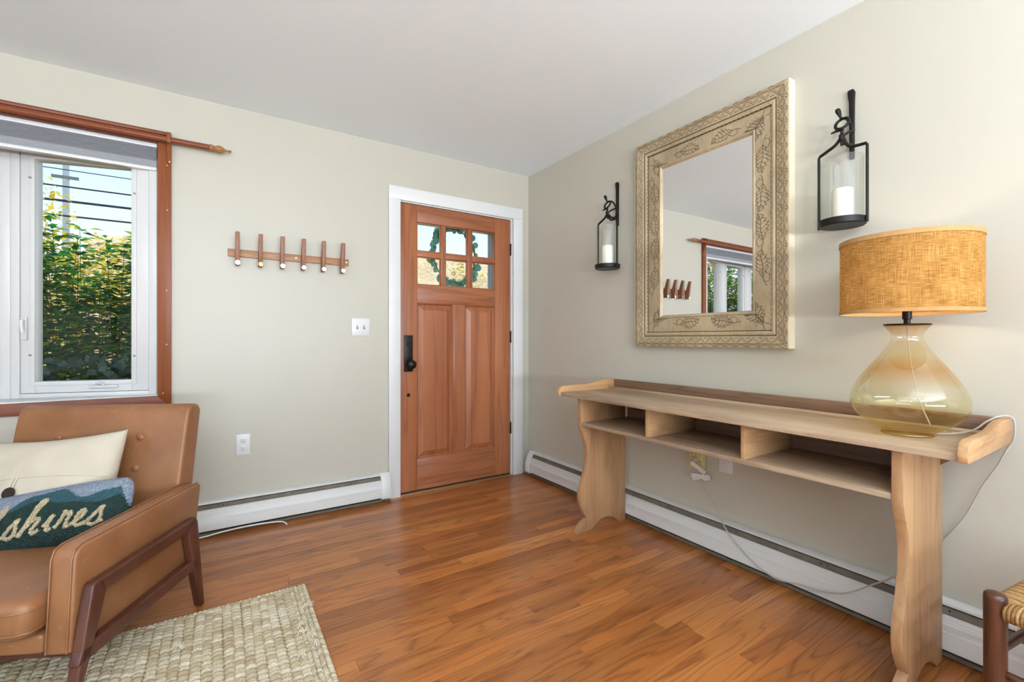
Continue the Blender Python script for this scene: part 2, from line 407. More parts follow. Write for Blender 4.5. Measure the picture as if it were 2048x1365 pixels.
MB().prism([(WX1, .05)] + poly[1:-1] + [(WX0, .05)], 'z', ZT, WZ1+.01).build('head_board', M_vinyl, win, bevel=.003)

# pleated shade, one straight blind across the bow
sh = thing('pleated_shade', (-3.6, 0, 2.13), 'grey pleated shade folded up at the head of the bow window', 'blind')
MB().box(WX0+.004, WX1-.004, -.002, .045, 2.112, 2.132).build('head_rail', M_vinyl, sh, bevel=.002)
zz = 2.112
for i in range(9):
    hgt = .0078
    MB().prism([(.006, zz), (-.001, zz-hgt*.5), (.006, zz-hgt), (.036, zz-hgt), (.043, zz-hgt*.5), (.036, zz)], 'x', WX0+.006, WX1-.006).build('pleat', M_shade, sh, smooth=20); zz -= hgt
MB().prism([(.005, zz), (.002, zz-.012), (.006, 2.006), (.036, 2.006), (.04, zz-.012), (.036, zz)], 'x', WX0+.006, WX1-.006).build('shade_cloth', M_shade, sh)
MB().box(WX0+.005, WX1-.005, .0, .042, 1.989, 2.006).build('bottom_rail', M_vinyl, sh, bevel=.003)

# curtain rod
cr = thing('curtain_rod', (-3.6, 0, 2.145), 'reddish brown wooden curtain rod with turned finial above the bow window', 'curtain rod')
MB().tube([(-5.06, -.06, 2.145), (-2.182, -.06, 2.145)], .0155, 16).build('rod', M_redwoodx, cr)
fin = [(.016, 0), (.019, .004), (.019, .010), (.015, .014), (.018, .018), (.013, .022), (.012, .025), (.018, .034), (.0205, .042), (.019, .052), (.013, .062), (.007, .072), (.0045, .08), (.0045, .086), (.007, .091), (.0075, .096), (.005, .101), (.001, .103)]
MB().lathe(fin, (-2.182, -.06, 2.145), 20, 'x', 1).build('finial', M_finial, cr)
MB().lathe(fin, (-5.06, -.06, 2.145), 20, 'x', -1).build('finial', M_finial, cr)
brk = [(-.02, 2.192), (-.062, 2.185), (-.08, 2.168), (-.08, 2.128), (-.06, 2.122), (-.045, 2.095), (-.028, 2.05), (-.02, 2.032)]
for x in (-2.372, -4.872): MB().prism(brk, 'x', x, x+.019).build('bracket', M_redwoodz, cr, bevel=.002)
MB().tube([(-2.362, -.02, 2.04), (-2.362, -.026, 2.04)], .0035, 8).build('screw', M_brass, cr)

# ------------------------------------------------------------------ front door
dr = tag(thing('door_1', (-.626, .03, 0)), kind='structure')
y0, y1 = .014, .058
x0, x1, z0, z1 = -1.081, -.171, .014, 2.042
gx0, gx1, gz0, gz1 = -.954, -.311, 1.478, 1.926
for a, b in ((x0, gx0), (gx1, x1)): MB().box(a, b, y0, y1, z0, z1).build('stile', M_door, dr, bevel=.0015)
for a, b in ((z0, .235), (1.345, gz0), (gz1, z1)): MB().box(gx0, gx1, y0, y1, a, b).build('rail', M_doorx, dr, bevel=.0012)
MB().box(-.673, -.574, y0, y1, .235, 1.345).build('mullion', M_door, dr, bevel=.0012)
for a, b in ((-.77, -.733), (-.551, -.512)): MB().box(a, b, y0+.003, y1-.003, gz0, gz1).build('muntin', M_door, dr, bevel=.004)
for a, b in ((gx0, -.77), (-.733, -.551), (-.512, gx1)): MB().box(a, b, y0+.003, y1-.003, 1.68, 1.719).build('muntin', M_doorx, dr, bevel=.004)
for a, b in ((gx0, -.77), (-.733, -.551), (-.512, gx1)):
    for c, d in ((gz0, 1.68), (1.719, gz1)):
        MB().box(a, b, .034, .038, c, d).build('pane', M_pane, dr, smooth=0)
        q = MB()
        for bx in ((a, a+.008, c, d), (b-.008, b, c, d), (a+.008, b-.008, c, c+.008), (a+.008, b-.008, d-.008, d)): q.box(bx[0], bx[1], .026, .034, bx[2], bx[3])
        q.build('glazing_stop', M_doorx, dr, bevel=.002)
for a, b, c, d in ((-.954, -.673, .235, 1.345), (-.574, -.306, .235, 1.345)):
    q = MB(); g, s, yr, yf = .011, .048, .033, .018
    # sticking, sunk groove, raised field with sloped border
    lv = [(0, y0+.002), (g, yr), (g+.005, yr), (s, yf), (s+.002, yf-.001)]
    vs = []; fs = []
    for (o_, yy) in lv: vs += [(a+o_, yy, c+o_), (b-o_, yy, c+o_), (b-o_, yy, d-o_), (a+o_, yy, d-o_)]
    for i in range(len(lv)-1):
        for k in range(4): fs.append((i*4+k, i*4+(k+1) % 4, i*4+4+(k+1) % 4, i*4+4+k))
    fs.append(tuple(range(len(vs)-4, len(vs))))
    q.add(vs, fs); q.box(a, b, .036, .05, c, d); q.build('raised_panel', M_door, dr, smooth=20)
lk = MB().box(-1.053, -.988, .007, .0145, .86, 1.116).build('lock_plate', M_bronze, dr, bevel=.003)
MB().lathe([(.014, 0), (.012, .02), (.014, .026), (.026, .034), (.031, .044), (.030, .054), (.022, .062), (.006, .066)], (-1.012, .007, .912), 24, 'y', -1).build('knob', M_bronze, lk)
MB().lathe([(.017, 0), (.016, .006)], (-1.018, .007, 1.05), 20, 'y', -1).build('thumb_turn_rose', M_bronze, lk)
MB().prism([(-1.034, 1.047), (-1.026, 1.043), (-1.008, 1.045), (-.998, 1.052), (-1.006, 1.056), (-1.024, 1.055)], 'y', -.008, .002).build('thumb_turn', M_bronze, lk, bevel=.001)
MB().lathe([(.0125, 0), (.0125, .003), (.008, .005), (.006, .003)], (-1.02, .014, .695), 18, 'y', -1).build('keyhole_cover', M_bronze, dr)
for z in (1.76, 1.06, .33): MB().lathe([(.0065, 0), (.0065, .095)], (-.168, .006, z), 12).box(-.172, -.158, .008, .016, z, z+.095).build('hinge', M_bronze, dr, bevel=.0006)
MB().box(x0, x1, .02, .056, .004, .014).build('door_sweep', M_dark, dr)
tr = tag(thing('trim_1', (-.62, 0, 0)), kind='structure')
MB().box(-1.169, -1.087, -.02, .0, 0, 2.058).build('casing_board', M_white, tr, bevel=.0025)
MB().box(-.157, -.069, -.02, .0, 0, 2.058).build('casing_board', M_white, tr, bevel=.0025)
MB().box(-1.169, -.069, -.02, .0, 2.052, 2.142).build('casing_board', M_white, tr, bevel=.0025)
MB().box(-1.1, -1.0835, 0, .14, 0, 2.06).build('jamb', M_white, tr); MB().box(-.1685, -.15, 0, .14, 0, 2.06).build('jamb', M_white, tr)
MB().box(-1.0835, -.1685, 0, .14, 2.045, 2.06).build('jamb', M_white, tr)
q = MB(); q.box(-1.0835, -1.066, .058, .075, 0, 2.045); q.box(-.186, -.1685, .058, .075, 0, 2.045); q.box(-1.066, -.186, .058, .075, 2.03, 2.045); q.build('door_stop', M_white, tr)
MB().box(-1.0835, -.1685, -.012, .16, .0, .004).build('threshold', plain('threshold_metal', (176, 142, 104), .35, .5, .5), tr, bevel=.001)

# ------------------------------------------------------------------ baseboard heaters
def heater(name, label, axis, a0, a1, caps):
    # profile in (distance from wall, height)
    def P(d, z): return (-d, z)
    h = thing(name, ((a0+a1)/2, 0, 0) if axis == 'x' else (0, (a0+a1)/2, 0), label, 'heater', 'white baseboard heaters')
    pa = axis
    MB().prism([P(0.001, .012), P(.008, .012), P(.008, .172), P(.03, .176), P(.034, .170), P(.038, .172), P(.036, .181), P(.012, .187), P(.001, .187)], pa, a0, a1).build('back_panel', M_heat, h, bevel=.0008, seg=1)
    MB().prism([P(.008, .10), P(.05, .10), P(.05, .138), P(.041, .150), P(.036, .166), P(.008, .168)], pa, a0, a1).build('damper', M_slot, h)
    cov = [P(.052, .154), P(.046, .153), P(.049, .149), P(.066, .112), P(.067, .096), P(.070, .094), P(.073, .035), P(.060, .030), P(.060, .033), P(.069, .037), P(.0665, .092), P(.063, .10), P(.061, .112), P(.046, .146)]
    cov = [P(.050, .147), P(.055, .147), P(.068, .112), P(.069, .098), P(.073, .096), P(.074, .036), P(.062, .032), P(.058, .034), P(.06, .1)]
    cv = MB().prism(cov, pa, a0, a1).build('front_cover', M_heat, h, bevel=.0012, seg=1)
    for i in range(4):
        z = .118+i*.009; d = .068-(z-.112)*.36
        MB().prism([P(d-.001, z-.0015), P(d+.0012, z-.0015), P(d+.0006, z+.0015), P(d-.0016, z+.0015)], pa, a0, a1).build('rib', M_heat, cv, smooth=0)
    MB().prism([P(.008, .006), P(.055, .006), P(.055, .02), P(.008, .02)], pa, a0, a1).build('lower_pan', M_slot, h)
    n = int(abs(a1-a0)/.36)
    for i in range(n):
        a = a0+(a1-a0)*(i+.5)/n
        for da in ((0,) if i % 2 else (-.012, .012)):
            MB().prism([P(.037, .155), P(.0402, .155), P(.0392, .160), P(.037, .160)], pa, a+da-.0025, a+da+.0025).build('screw_hole', M_dark, h, smooth=0)
    for (c0, c1) in caps:
        MB().prism([P(.001, .02), P(.07, .022), P(.077, .034), P(.076, .1), P(.07, .118), P(.055, .158), P(.04, .178), P(.03, .190), P(.001, .192)], pa, c0, c1).build('end_cap', M_heat, h, bevel=.002)
    return h
# along the north wall the profile's first coordinate is y, along the east wall it is x
heater('baseboard_heater', 'white baseboard heater under the window, running from behind the armchair to the door', 'x', -5.2, -1.228, [(-1.232, -1.1705)])
def heater_e():
    return heater('baseboard_heater', 'white baseboard heater running along the wall under the console table', 'y', -6.2, -.09, [(-.115, -.062)])
heater_e()
MB().tube([(-1.20, -.05, .012), (-1.178, -.075, .012)], .009, 10).build('pipe_end', M_brass2, [o for o in bpy.data.objects if o.name == 'baseboard_heater'][0])

# ------------------------------------------------------------------ coat rack
rk = thing('coat_rack', (-1.763, 0, 1.585), 'wooden wall coat rack with six upright pegs between window and door', 'coat rack')
MB().box(-2.097, -1.431, -.02, 0, 1.564, 1.606).build('board', M_rack, rk, bevel=.002)
for i, x in enumerate((-2.051, -1.936, -1.822, -1.707, -1.592, -1.478)):
    pg = MB().prism([(-.0185, 1.509), (-.056, 1.509), (-.064, 1.525), (-.086, 1.695), (-.062, 1.697), (-.0185, 1.57)], 'x', x-.0105, x+.0105).build('peg', M_peg, rk, bevel=.0015)
    MB().lathe([(.008, 0), (.008, .006), (.0125, .0065), (.0135, .010), (.0125, .0125), (.001, .013)], (x+.001, -.06, 1.523), 16, 'y', -1).build('knob', M_brass2 if i == 1 else M_brass, pg)
for x in (-1.744, -1.447): MB().lathe([(.0045, 0), (.0042, .001)], (x, -.02, 1.585), 10, 'y', -1).build('screw', M_brass, rk)

# ------------------------------------------------------------------ switch and outlets
sw = thing('light_switch', (-1.352, 0, 1.167), 'white double light switch plate beside the front door', 'light switch')
MB().box(-1.411, -1.294, -.006, 0, 1.109, 1.226).build('plate', M_plate, sw, bevel=.003)
for x in (-1.375, -1.33):
    MB().box(x-.006, x+.006, -.0065, -.0055, 1.155, 1.18).build('slot', plain('slot_grey', (120, 120, 118), .5) if 'slot_grey' not in bpy.data.materials else bpy.data.materials['slot_grey'], sw)
    MB().prism([(-.006, 1.163), (-.016, 1.172), (-.015, 1.177), (-.006, 1.174)], 'x', x-.004, x+.004).build('toggle', M_plate, sw, bevel=.0008)
    for z in (1.137, 1.197): MB().lathe([(.003, 0), (.0028, .0008)], (x, -.006, z), 8, 'y', -1).build('screw', M_plate, sw)
ol = thing('wall_outlet', (-2.021, 0, .476), 'white double wall outlet below the coat rack', 'wall outlet')
MB().box(-2.057, -1.985, -.006, 0, .414, .537).build('plate', M_plate, ol, bevel=.003)
for z in (.453, .499):
    rc = MB().prism([(-2.037, z-.010), (-2.031, z-.016), (-2.011, z-.016), (-2.005, z-.010), (-2.005, z+.010), (-2.011, z+.016), (-2.031, z+.016), (-2.037, z+.010)], 'y', -.0085, -.005).build('receptacle', M_plate, ol, bevel=.0008)
    for dx, hh in ((-.0065, .0045), (.0065, .0035)): MB().box(-2.021+dx-.0012, -2.021+dx+.0012, -.0092, -.0083, z-hh+.004, z+hh+.004).build('slot', M_dark, rc, smooth=0)
    MB().lathe([(.0026, 0), (.0026, .0006)], (-2.021, -.0085, z-.008), 8, 'y', -1).build('ground_hole', M_dark, rc)
# under the console table : cream plug-in tap and a blank plate
tp = thing('outlet_tap', (0, -1.585, .45), 'cream plug-in outlet tap on the wall under the console table', 'outlet')
MB().box(-.034, 0, -1.625, -1.545, .41, .53).build('body', M_cream, tp, bevel=.003)
for yy in (-1.562, -1.585, -1.608):
    for z in (.445, .485):
        for dy in (-.004, .004): MB().box(-.0348, -.0338, yy+dy-.001, yy+dy+.001, z, z+.009).build('slot', M_dark, tp, smooth=0)
        MB().box(-.0348, -.0338, yy-.0015, yy+.0015, z-.008, z-.005).build('ground_hole', M_dark, tp, smooth=0)
bp = thing('blank_plate', (0, -1.733, .46), 'white blank cover plate on the wall under the console table', 'cover plate')
MB().box(-.006, 0, -1.77, -1.697, .418, .53).build('plate', M_plate, bp, bevel=.003)
for z in (.437, .51): MB().lathe([(.003, 0), (.0028, .0008)], (-.006, -1.733, z), 8, 'x', -1).build('screw', M_plate, bp)

# ------------------------------------------------------------------ wall mirror
mir = thing('wall_mirror', (0, -1.62, 1.64), 'rectangular wall mirror in a carved greyish gold wooden frame', 'mirror')
def frame_mat():
    m = N('carved_gilt_wood'); v = m.coord('P')
    a = m.noise(v, 4, 4, .6); b = m.noise(m.sc(v, (60, 60, 14)), 1, 4, .6)
    c = m.ramp(a, [(.3, lin((160, 142, 112))), (.7, lin((194, 174, 140)))])
    c = m.mix(m.math('MULTIPLY', m.math('GREATER_THAN', b, .58), .2), c, lin((112, 92, 72)))
    m.bsdf(c, .42, .5, .15); m.bump(b, .12, .001); return m.m
M_frame = frame_mat()
M_engr = plain('engraved_line', (74, 58, 44), .6, .3)
M_side = plain('frame_side_paint', (226, 214, 188), .5, .4)
MY0, MY1, MZ0, MZ1 = -1.186, -2.056, 1.046, 2.232    # left (near corner), right, bottom, top
# profile: (inset from outer edge, height off wall)
prof = [(0, .0), (0, .046), (.003, .05), (.018, .052), (.020, .047), (.022, .050), (.056, .043), (.060, .036), (.062, .040), (.070, .043), (.079, .040), (.082, .030), (.086, .031), (.160, .029), (.163, .033), (.168, .033), (.178, .020), (.178, .0)]
cs = lambda t: [(MY0-t, MZ0+t), (MY1+t, MZ0+t), (MY1+t, MZ1-t), (MY0-t, MZ1-t)]
fparts = []
for k in range(4):
    vs = []; fs = []; n = len(prof)
    for (t, d) in prof:
        c = cs(t); p, q = c[k], c[(k+1) % 4]
        vs += [(-d, p[0], p[1]), (-d, q[0], q[1])]
    for i in range(n-1): fs.append((2*i, 2*i+1, 2*i+3, 2*i+2))
    fs += [tuple(range(0, 2*n, 2)), tuple(range(1, 2*n, 2))[::-1]]
    fparts.append(MB().add(vs, fs).build('frame_rail', M_frame, mir, smooth=30))
tt = .176
MB().box(-.0195, -.002, MY1+tt, MY0-tt, MZ0+tt, MZ1-tt).build('mirror_glass', M_mirror, mir, smooth=0)
for (ya, yb) in ((MY1-.0008, MY1), (MY0, MY0+.0008)): MB().box(-.046, 0, ya, yb, MZ0, MZ1).build('side_edge', M_side, mir, smooth=0)
# engraving on the four rails: local (s along rail, t inset) -> world
def rail_pt(k, s, t, lift=.0004):
    d = 0
    for (t0, d0), (t1, d1) in zip(prof[1:], prof[2:]):
        if t0 <= t <= t1 and t1 > t0: d = d0+(d1-d0)*(t-t0)/(t1-t0)
    if k == 0: return (-d-lift, MY0-s, MZ0+t)          # bottom
    if k == 1: return (-d-lift, MY1+t, MZ0+s)          # right
    if k == 2: return (-d-lift, MY0-s, MZ1-t)          # top
    return (-d-lift, MY0-t, MZ0+s)                     # left
LEN = [abs(MY1-MY0), MZ1-MZ0, abs(MY1-MY0), MZ1-MZ0]
def stroke(b, k, pts, w=.0008, n=5):
    w *= 1.45
    P = spline([(p[0], p[1], 0) for p in pts], n) if len(pts) > 2 else [Vector((p[0], p[1], 0)) for p in pts]
    b.tube([rail_pt(k, p.x, p.y) for p in P], w, 4, False)
def leafart(b, k, s0, t0, ang, L, flip=1):
    ca, sa = math.cos(ang), math.sin(ang)
    def T(u, v): v *= flip; return (s0+L*(u*ca-v*sa), min(.157, max(.088, t0+L*(u*sa+v*ca))))
    stroke(b, k, [T(*p) for p in ((-.35, .12), (-.15, .02), (.1, .0), (.45, .04), (.8, .0), (1.05, .10))])
    for sg in (1, -1):
        edge = []
        for i in range(6):
            u0 = .08+i*.15; w = .30*math.sin(math.pi*(i+.9)/6.6)
            edge += [(u0, sg*w*.55), (u0+.09, sg*w*1.05)]
        edge.append((1.0, .03))
        stroke(b, k, [T(*p) for p in [(.0, 0)]+edge], .0007, 3)
        for i in range(5):
            u0 = .12+i*.16; w = .24*math.sin(math.pi*(i+.9)/6.2)
            stroke(b, k, [T(u0, 0), T(u0+.07, sg*w*.6), T(u0+.16, sg*w)], .0005, 3)
    stroke(b, k, [T(*p) for p in ((.2, .1), (0, .25), (-.2, .18), (-.16, .06))], .0007, 4)
for k in range(4):
    L = LEN[k]; b = MB(); tm = .123
    if k in (0, 2):
        for s0, a, fp in ((.02+.10, .6, 1), (.30, .15, 1), (.60, math.pi-.15, -1), (L-.12, math.pi-.6, -1)): leafart(b, k, s0, tm+(.02 if a in (.6,) else 0), a if abs(a-math.pi) > 1 else a, .115, fp)
    else:
        for s0, a, fp in ((.11, .5, 1), (.33, .1, -1), (.50, .12, 1), (.76, math.pi-.1, -1), (.94, math.pi-.1, 1), (L-.11, math.pi-.5, -1)): leafart(b, k, s0, tm, a, .125, fp)
    b.build('engraved_leaves', M_engr, fparts[k], recalc=False)
    b = MB(); nz = int(L/.055)
    for i in range(nz):
        s = .02+(L-.04)*(i+.5)/nz; h = (L-.04)/nz/2
        stroke(b, k, [(s-h, .025), (s, .052)], .0006); stroke(b, k, [(s, .052), (s+h, .025)], .0006)
        stroke(b, k, [(s-h*.6, .025), (s, .042), (s+h*.6, .025)], .0005, 3)
        stroke(b, k, [(s-h, .004), (s, .016), (s+h, .004)], .0006, 3)
    for t in (.0205, .0585, .0815): stroke(b, k, [(t, t), (L-t, t)], .0011 if t < .08 else .0015)
    tag(b.build('chevron_carving', M_engr, fparts[k], recalc=False), kind='stuff')
    b = MB(); nd = int(L/.026)
    for i in range(nd):
        s = .085+(L-.17)*i/(nd-1); p = Vector(rail_pt(k, s, .0805))
        b.lathe([(.0032, -.001), (.0032, .0012)], p, 6, 'x', -1)
    for i in range(nz):
        s = .02+(L-.04)*i/nz
        for ds in (-.005, .005):
            for t in (.047, .012): b.lathe([(.0022, -.001), (.0022, .0008)], rail_pt(k, s+ds, t), 6, 'x', -1)
    tag(b.build('punched_dots', M_dark, fparts[k], recalc=False), kind='stuff')

# ------------------------------------------------------------------ candle sconces
def sconce(yc, label):
    t = thing('candle_sconce', (0, yc, 1.53), label, 'candle sconce', 'iron candle sconces either side of the mirror')
    X = -.095
    MB().prism([(yc+.014, 2.083), (yc+.008, 2.088), (yc-.006, 2.088), (yc-.011, 2.075), (yc-.009, 2.04), (yc-.008, 1.81), (yc+.007, 1.81), (yc+.008, 1.98), (yc+.009, 2.04), (yc+.013, 2.065)], 'x', -.014, -.001).build('back_bar', M_black, t, bevel=.002)
    pan = MB().lathe([(.001, 0), (.072, 0), (.077, .004), (.079, .026), (.077, .027), (.074, .008), (.001, .007)], (X, yc, 1.528), 40).build('pan', M_black, t)
    MB().lathe([(.0695, 0), (.0695, .255), (.0672, .255), (.0672, 0)], (X, yc, 1.5375), 40, caps=False).build('glass_cylinder', M_clear, t)
    for s in (1, -1):
        b = MB(); Y = yc+s*.0815
        b.tube([(X, Y, 1.53), (X, Y, 1.82), (X, Y-s*.006, 1.828)] , .0052, 8, True, 1.0)
        if s > 0: b.tube(spline([(X, Y-.004, 1.826), (X, Y-.03, 1.838), (X, Y-.058, 1.853), (X, yc+.004, 1.876)], 6), .0062, 8)
        else: b.tube(spline([(X, Y+.004, 1.826), (X, Y+.03, 1.827), (X, yc-.026, 1.832), (X, yc-.004, 1.862), (X, yc+.002, 1.88)], 6), .0062, 8)
        b.build('hanger_bar', M_black, t)
    b = MB()
    ring = [(X+.012*math.sin(a), yc+.023*math.cos(a), 1.93+.023*math.sin(a)) for a in [2*math.pi*i/24 for i in range(25)]]
    b.tube(ring, .0056, 8)
    b.tube(spline([(X, yc, 1.908), (X, yc+.001, 1.885), (X, yc, 1.86), (X, yc, 1.845)], 5), [.006]*5+[.011]*5+[.007]*6, 8)
    b.build('ring_loop', M_black, t)
    b = MB(); b.tube(spline([(X, yc+.004, 1.952), (X-.004, yc+.009, 1.972), (X-.01, yc+.014, 1.99)], 5), [.004, .0045, .005, .006, .007, .008, .009, .0095, .009, .008, .005], 8); b.build('leaf_tip', M_black, t)
    b = MB(); b.tube(spline([(X, yc, 1.905), (X, yc+.018, 1.907), (X-.006, yc+.036, 1.902)], 6), [.005]*9+[.004]*4, 8); b.build('tendril', M_black, t)
    b = MB(); b.tube(spline([(X, yc+.002, 1.95), (-.06, yc-.004, 1.955), (-.03, yc-.006, 1.93), (-.016, yc-.002, 1.89), (-.03, yc-.004, 1.862), (-.065, yc-.004, 1.855), (X, yc-.004, 1.875)], 8), .0058, 8)
    b.tube(spline([(-.014, yc-.002, 1.915), (-.04, yc-.018, 1.912), (-.075, yc-.012, 1.895), (X, yc, 1.88)], 6), .0052, 8)
    b.build('hook_arm', M_black, t)
    c = thing('pillar_candle', (X, yc, 1.536), 'ivory pillar candle in the ' + label.split(' sconce')[0].split('candle')[0].strip() + ' glass cylinder ' + label.split('sconce ')[1], 'candle', 'candles in the sconces')
    MB().lathe([(.001, 0), (.0345, 0), (.0355, .003), (.0355, .132), (.033, .137), (.028, .135), (.012, .131), (.001, .130)], (X, yc, 1.536), 32).build('wax', M_candle, c)
    MB().tube([(X, yc, 1.664), (X+.001, yc, 1.682)], .0015, 6).build('wick', plain('wick_thread', (190, 180, 160), .8) if 'wick_thread' not in bpy.data.materials else bpy.data.materials['wick_thread'], c)
sconce(-1.0, 'black iron candle sconce left of the mirror, nearest the door')
sconce(-2.275, 'black iron candle sconce right of the mirror, above the lamp')
for o in bpy.data.objects:
    if o.name.startswith('pillar_candle') and o.parent is None:
        o['label'] = 'ivory pillar candle in the sconce left of the mirror' if o.location.y > -1.5 else 'ivory pillar candle in the sconce above the table lamp'

# ------------------------------------------------------------------ console table
tb = thing('console_table', (-.25, -1.84, 0), 'long weathered pine console table with three open cubbies and shaped legs', 'table')
TZ = .78
MB().box(-.472, -.022, -2.69, -1.003, TZ-.021, TZ).build('table_top', M_tabx, tb, bevel=.003)
legp = [(-.43, .757), (-.43, .60), (-.415, .555), (-.392, .50), (-.381, .44), (-.386, .375), (-.408, .30), (-.434, .235), (-.438, .185), (-.428, .14), (-.405, .095), (-.386, .074), (-.40, .064), (-.428, .05), (-.452, .028), (-.463, .0), (-.352, .0), (-.335, .01), (-.315, .028), (-.282, .044), (-.24, .05), (-.196, .042), (-.158, .022), (-.138, .004), (-.132, 0.0), (-.078, .0), (-.078, .757)]
for ya, yb in ((-1.134, -1.104), (-2.563, -2.533)): MB().prism(legp, 'y', ya, yb).build('leg_panel', M_tabz, tb, bevel=.0025)
MB().box(-.428, -.06, -2.533, -1.134, .602, .621).build('shelf', M_tabx, tb, bevel=.002)
MB().box(-.062, -.045, -2.533, -1.134, .602, .759).build('back_panel', M_tabd, tb, bevel=.002)
for yy in (-1.585, -2.058): MB().box(-.424, -.062, yy-.018, yy, .621, .759).build('divider', M_taby, tb, bevel=.0015)
endp = [(-.478, .757), (-.484, .775), (-.480, .795), (-.466, .81), (-.44, .817), (-.36, .817), (-.28, .818), (-.23, .822), (-.18, .832), (-.13, .838), (-.022, .838), (-.022, .757)]
for ya, yb in ((-1.003, -.980), (-2.713, -2.69)): MB().prism(endp, 'y', ya, yb).build('gallery_end', M_taby, tb, bevel=.0035)
MB().box(-.042, -.022, -2.69, -1.003, TZ, .836).build('gallery_back', M_tabd, tb, bevel=.002)
MB().prism([(-.088, TZ), (-.088, TZ+.009), (-.080, TZ+.014), (-.070, TZ+.012), (-.064, TZ)], 'y', -2.69, -1.003).build('pencil_ledge', M_tabx, tb, bevel=.001)
MB().prism([(-2.563, .757), (-2.672, .757), (-2.563, .665)], 'x', -.10, -.08).build('corner_brace', M_tabd, tb, bevel=.001)
MB().prism([(-1.104, .757), (-1.0, .757), (-1.104, .665)], 'x', -.10, -.08).build('corner_brace', M_tabd, tb, bevel=.001)

# ------------------------------------------------------------------ table lamp
LX, LY = -.258, -2.521
lp = thing('table_lamp', (LX, LY, TZ), 'lit table lamp with amber glass jug base and burlap drum shade', 'lamp')
def amber():
    m = N('amber_lustre_glass'); g = m.n('ShaderNodeNewGeometry'); sp = m.n('ShaderNodeSeparateXYZ'); m.l(g.outputs['Position'], sp.inputs[0])
    nz = m.noise(m.sc(g.outputs['Position'], (9, 9, 14)), 1, 2)
    z = m.math('ADD', sp.outputs[2], m.math('MULTIPLY', m.math('SUBTRACT', nz, .5), .06))
    t = m.math('DIVIDE', m.math('SUBTRACT', z, .78), .36)
    c = m.ramp(t, [(.0, (.80, .68, .36, 1)), (.22, (.93, .88, .66, 1)), (.42, (.97, .95, .86, 1)), (.58, (.93, .72, .46, 1)), (.72, (.96, .92, .78, 1)), (.88, (.97, .95, .88, 1)), (1, (.92, .70, .46, 1))])
    tr = m.n('ShaderNodeBsdfTransparent'); m.l(c, tr.inputs[0]); gl = m.n('ShaderNodeBsdfGlossy'); gl.inputs['Roughness'].default_value = .03
    gl.inputs['Color'].default_value = (1, .97, .9, 1)
    mx = m.n('ShaderNodeMixShader'); m.l(schlick(m, .09, .8, 0, .75), mx.inputs[0])
    m.l(tr.outputs[0], mx.inputs[1]); m.l(gl.outputs[0], mx.inputs[2]); m.l(mx.outputs[0], m.out.inputs[0]); return m.m
gp = [(.001, .006), (.055, .003), (.066, 0), (.068, .004), (.067, .010), (.086, .022), (.112, .040), (.134, .062), (.147, .086), (.1505, .108), (.147, .130), (.136, .158), (.120, .186), (.101, .214), (.083, .240), (.066, .264), (.051, .286), (.043, .302), (.0405, .314), (.042, .324), (.048, .336), (.055, .346), (.0585, .353)]
prof_s = []
Ps = spline([(a, b, 0) for a, b in gp], 3); prof_s = [(max(.001, p.x), p.y) for p in Ps]
MB().lathe(prof_s, (LX, LY, TZ), 56, caps=False).build('glass_base', amber(), lp, smooth=60)
MB().lathe([(.001, .353), (.0605, .353), (.0612, .3545), (.0605, .358), (.001, .3585)], (LX, LY, TZ), 40).build('cap_plate', M_bronze, lp)
MB().lathe([(.009, .358), (.009, .372), (.0125, .374), (.0125, .398), (.016, .402), (.016, .44), (.001, .441)], (LX, LY, TZ), 24).build('socket', M_bronze, lp)
b_m = N('lit_bulb'); em = b_m.n('ShaderNodeEmission'); em.inputs[0].default_value = (1, .82, .55, 1); em.inputs[1].default_value = 14; b_m.l(em.outputs[0], b_m.out.inputs[0])
MB().lathe([(.012, .44), (.016, .452), (.026, .472), (.029, .488), (.026, .504), (.015, .514), (.001, .517)], (LX, LY, TZ), 24).build('bulb', b_m.m, lp)
def burlap():
    m = N('burlap_shade'); tc = m.coord('P'); v = m.n('ShaderNodeVectorMath', operation='SUBTRACT'); v.inputs[1].default_value = (LX, LY, 0); m.l(tc, v.inputs[0])
    sp = m.n('ShaderNodeSeparateXYZ'); m.l(v.outputs[0], sp.inputs[0])
    an = m.math('ARCTAN2', sp.outputs[1], sp.outputs[0]); cb = m.n('ShaderNodeCombineXYZ'); m.l(an, cb.inputs[0]); m.l(sp.outputs[2], cb.inputs[1])
    h1 = m.noise(m.sc(cb.outputs[0], (6, 420, 1)), 1, 3, .6); h2 = m.noise(m.sc(cb.outputs[0], (110, 16, 1)), 1, 3, .6)
    big = m.noise(m.sc(cb.outputs[0], (3, 14, 1)), 1, 2)
    w = m.math('ADD', m.math('MULTIPLY', h1, .55), m.math('MULTIPLY', h2, .45))
    c = m.ramp(m.math('ADD', w, m.math('MULTIPLY', m.math('SUBTRACT', big, .5), .15)), [(.40, lin((138, 98, 48))), (.52, lin((178, 132, 74))), (.64, lin((206, 160, 96)))])
    d = m.n('ShaderNodeBsdfDiffuse'); t = m.n('ShaderNodeBsdfTranslucent'); m.l(c, d.inputs[0]); m.l(c, t.inputs[0])
    mx = m.n('ShaderNodeMixShader'); mx.inputs[0].default_value = .21; m.l(d.outputs[0], mx.inputs[1]); m.l(t.outputs[0], mx.inputs[2]); m.l(mx.outputs[0], m.out.inputs[0]); return m.m
M_burlap = burlap(); M_hem = plain('burlap_hem', (186, 146, 98), .9, .1, var=.1, vs=60)
M_lining = plain('shade_lining', (246, 240, 226), .8, .1, var=.01)
s_top, s_bot, s_r = 1.414-TZ, 1.172-TZ, .1776
sd = MB().lathe([(s_r, s_bot), (s_r, s_top)], (LX, LY, TZ), 72, caps=False).build('drum_shade', M_burlap, lp, smooth=60)
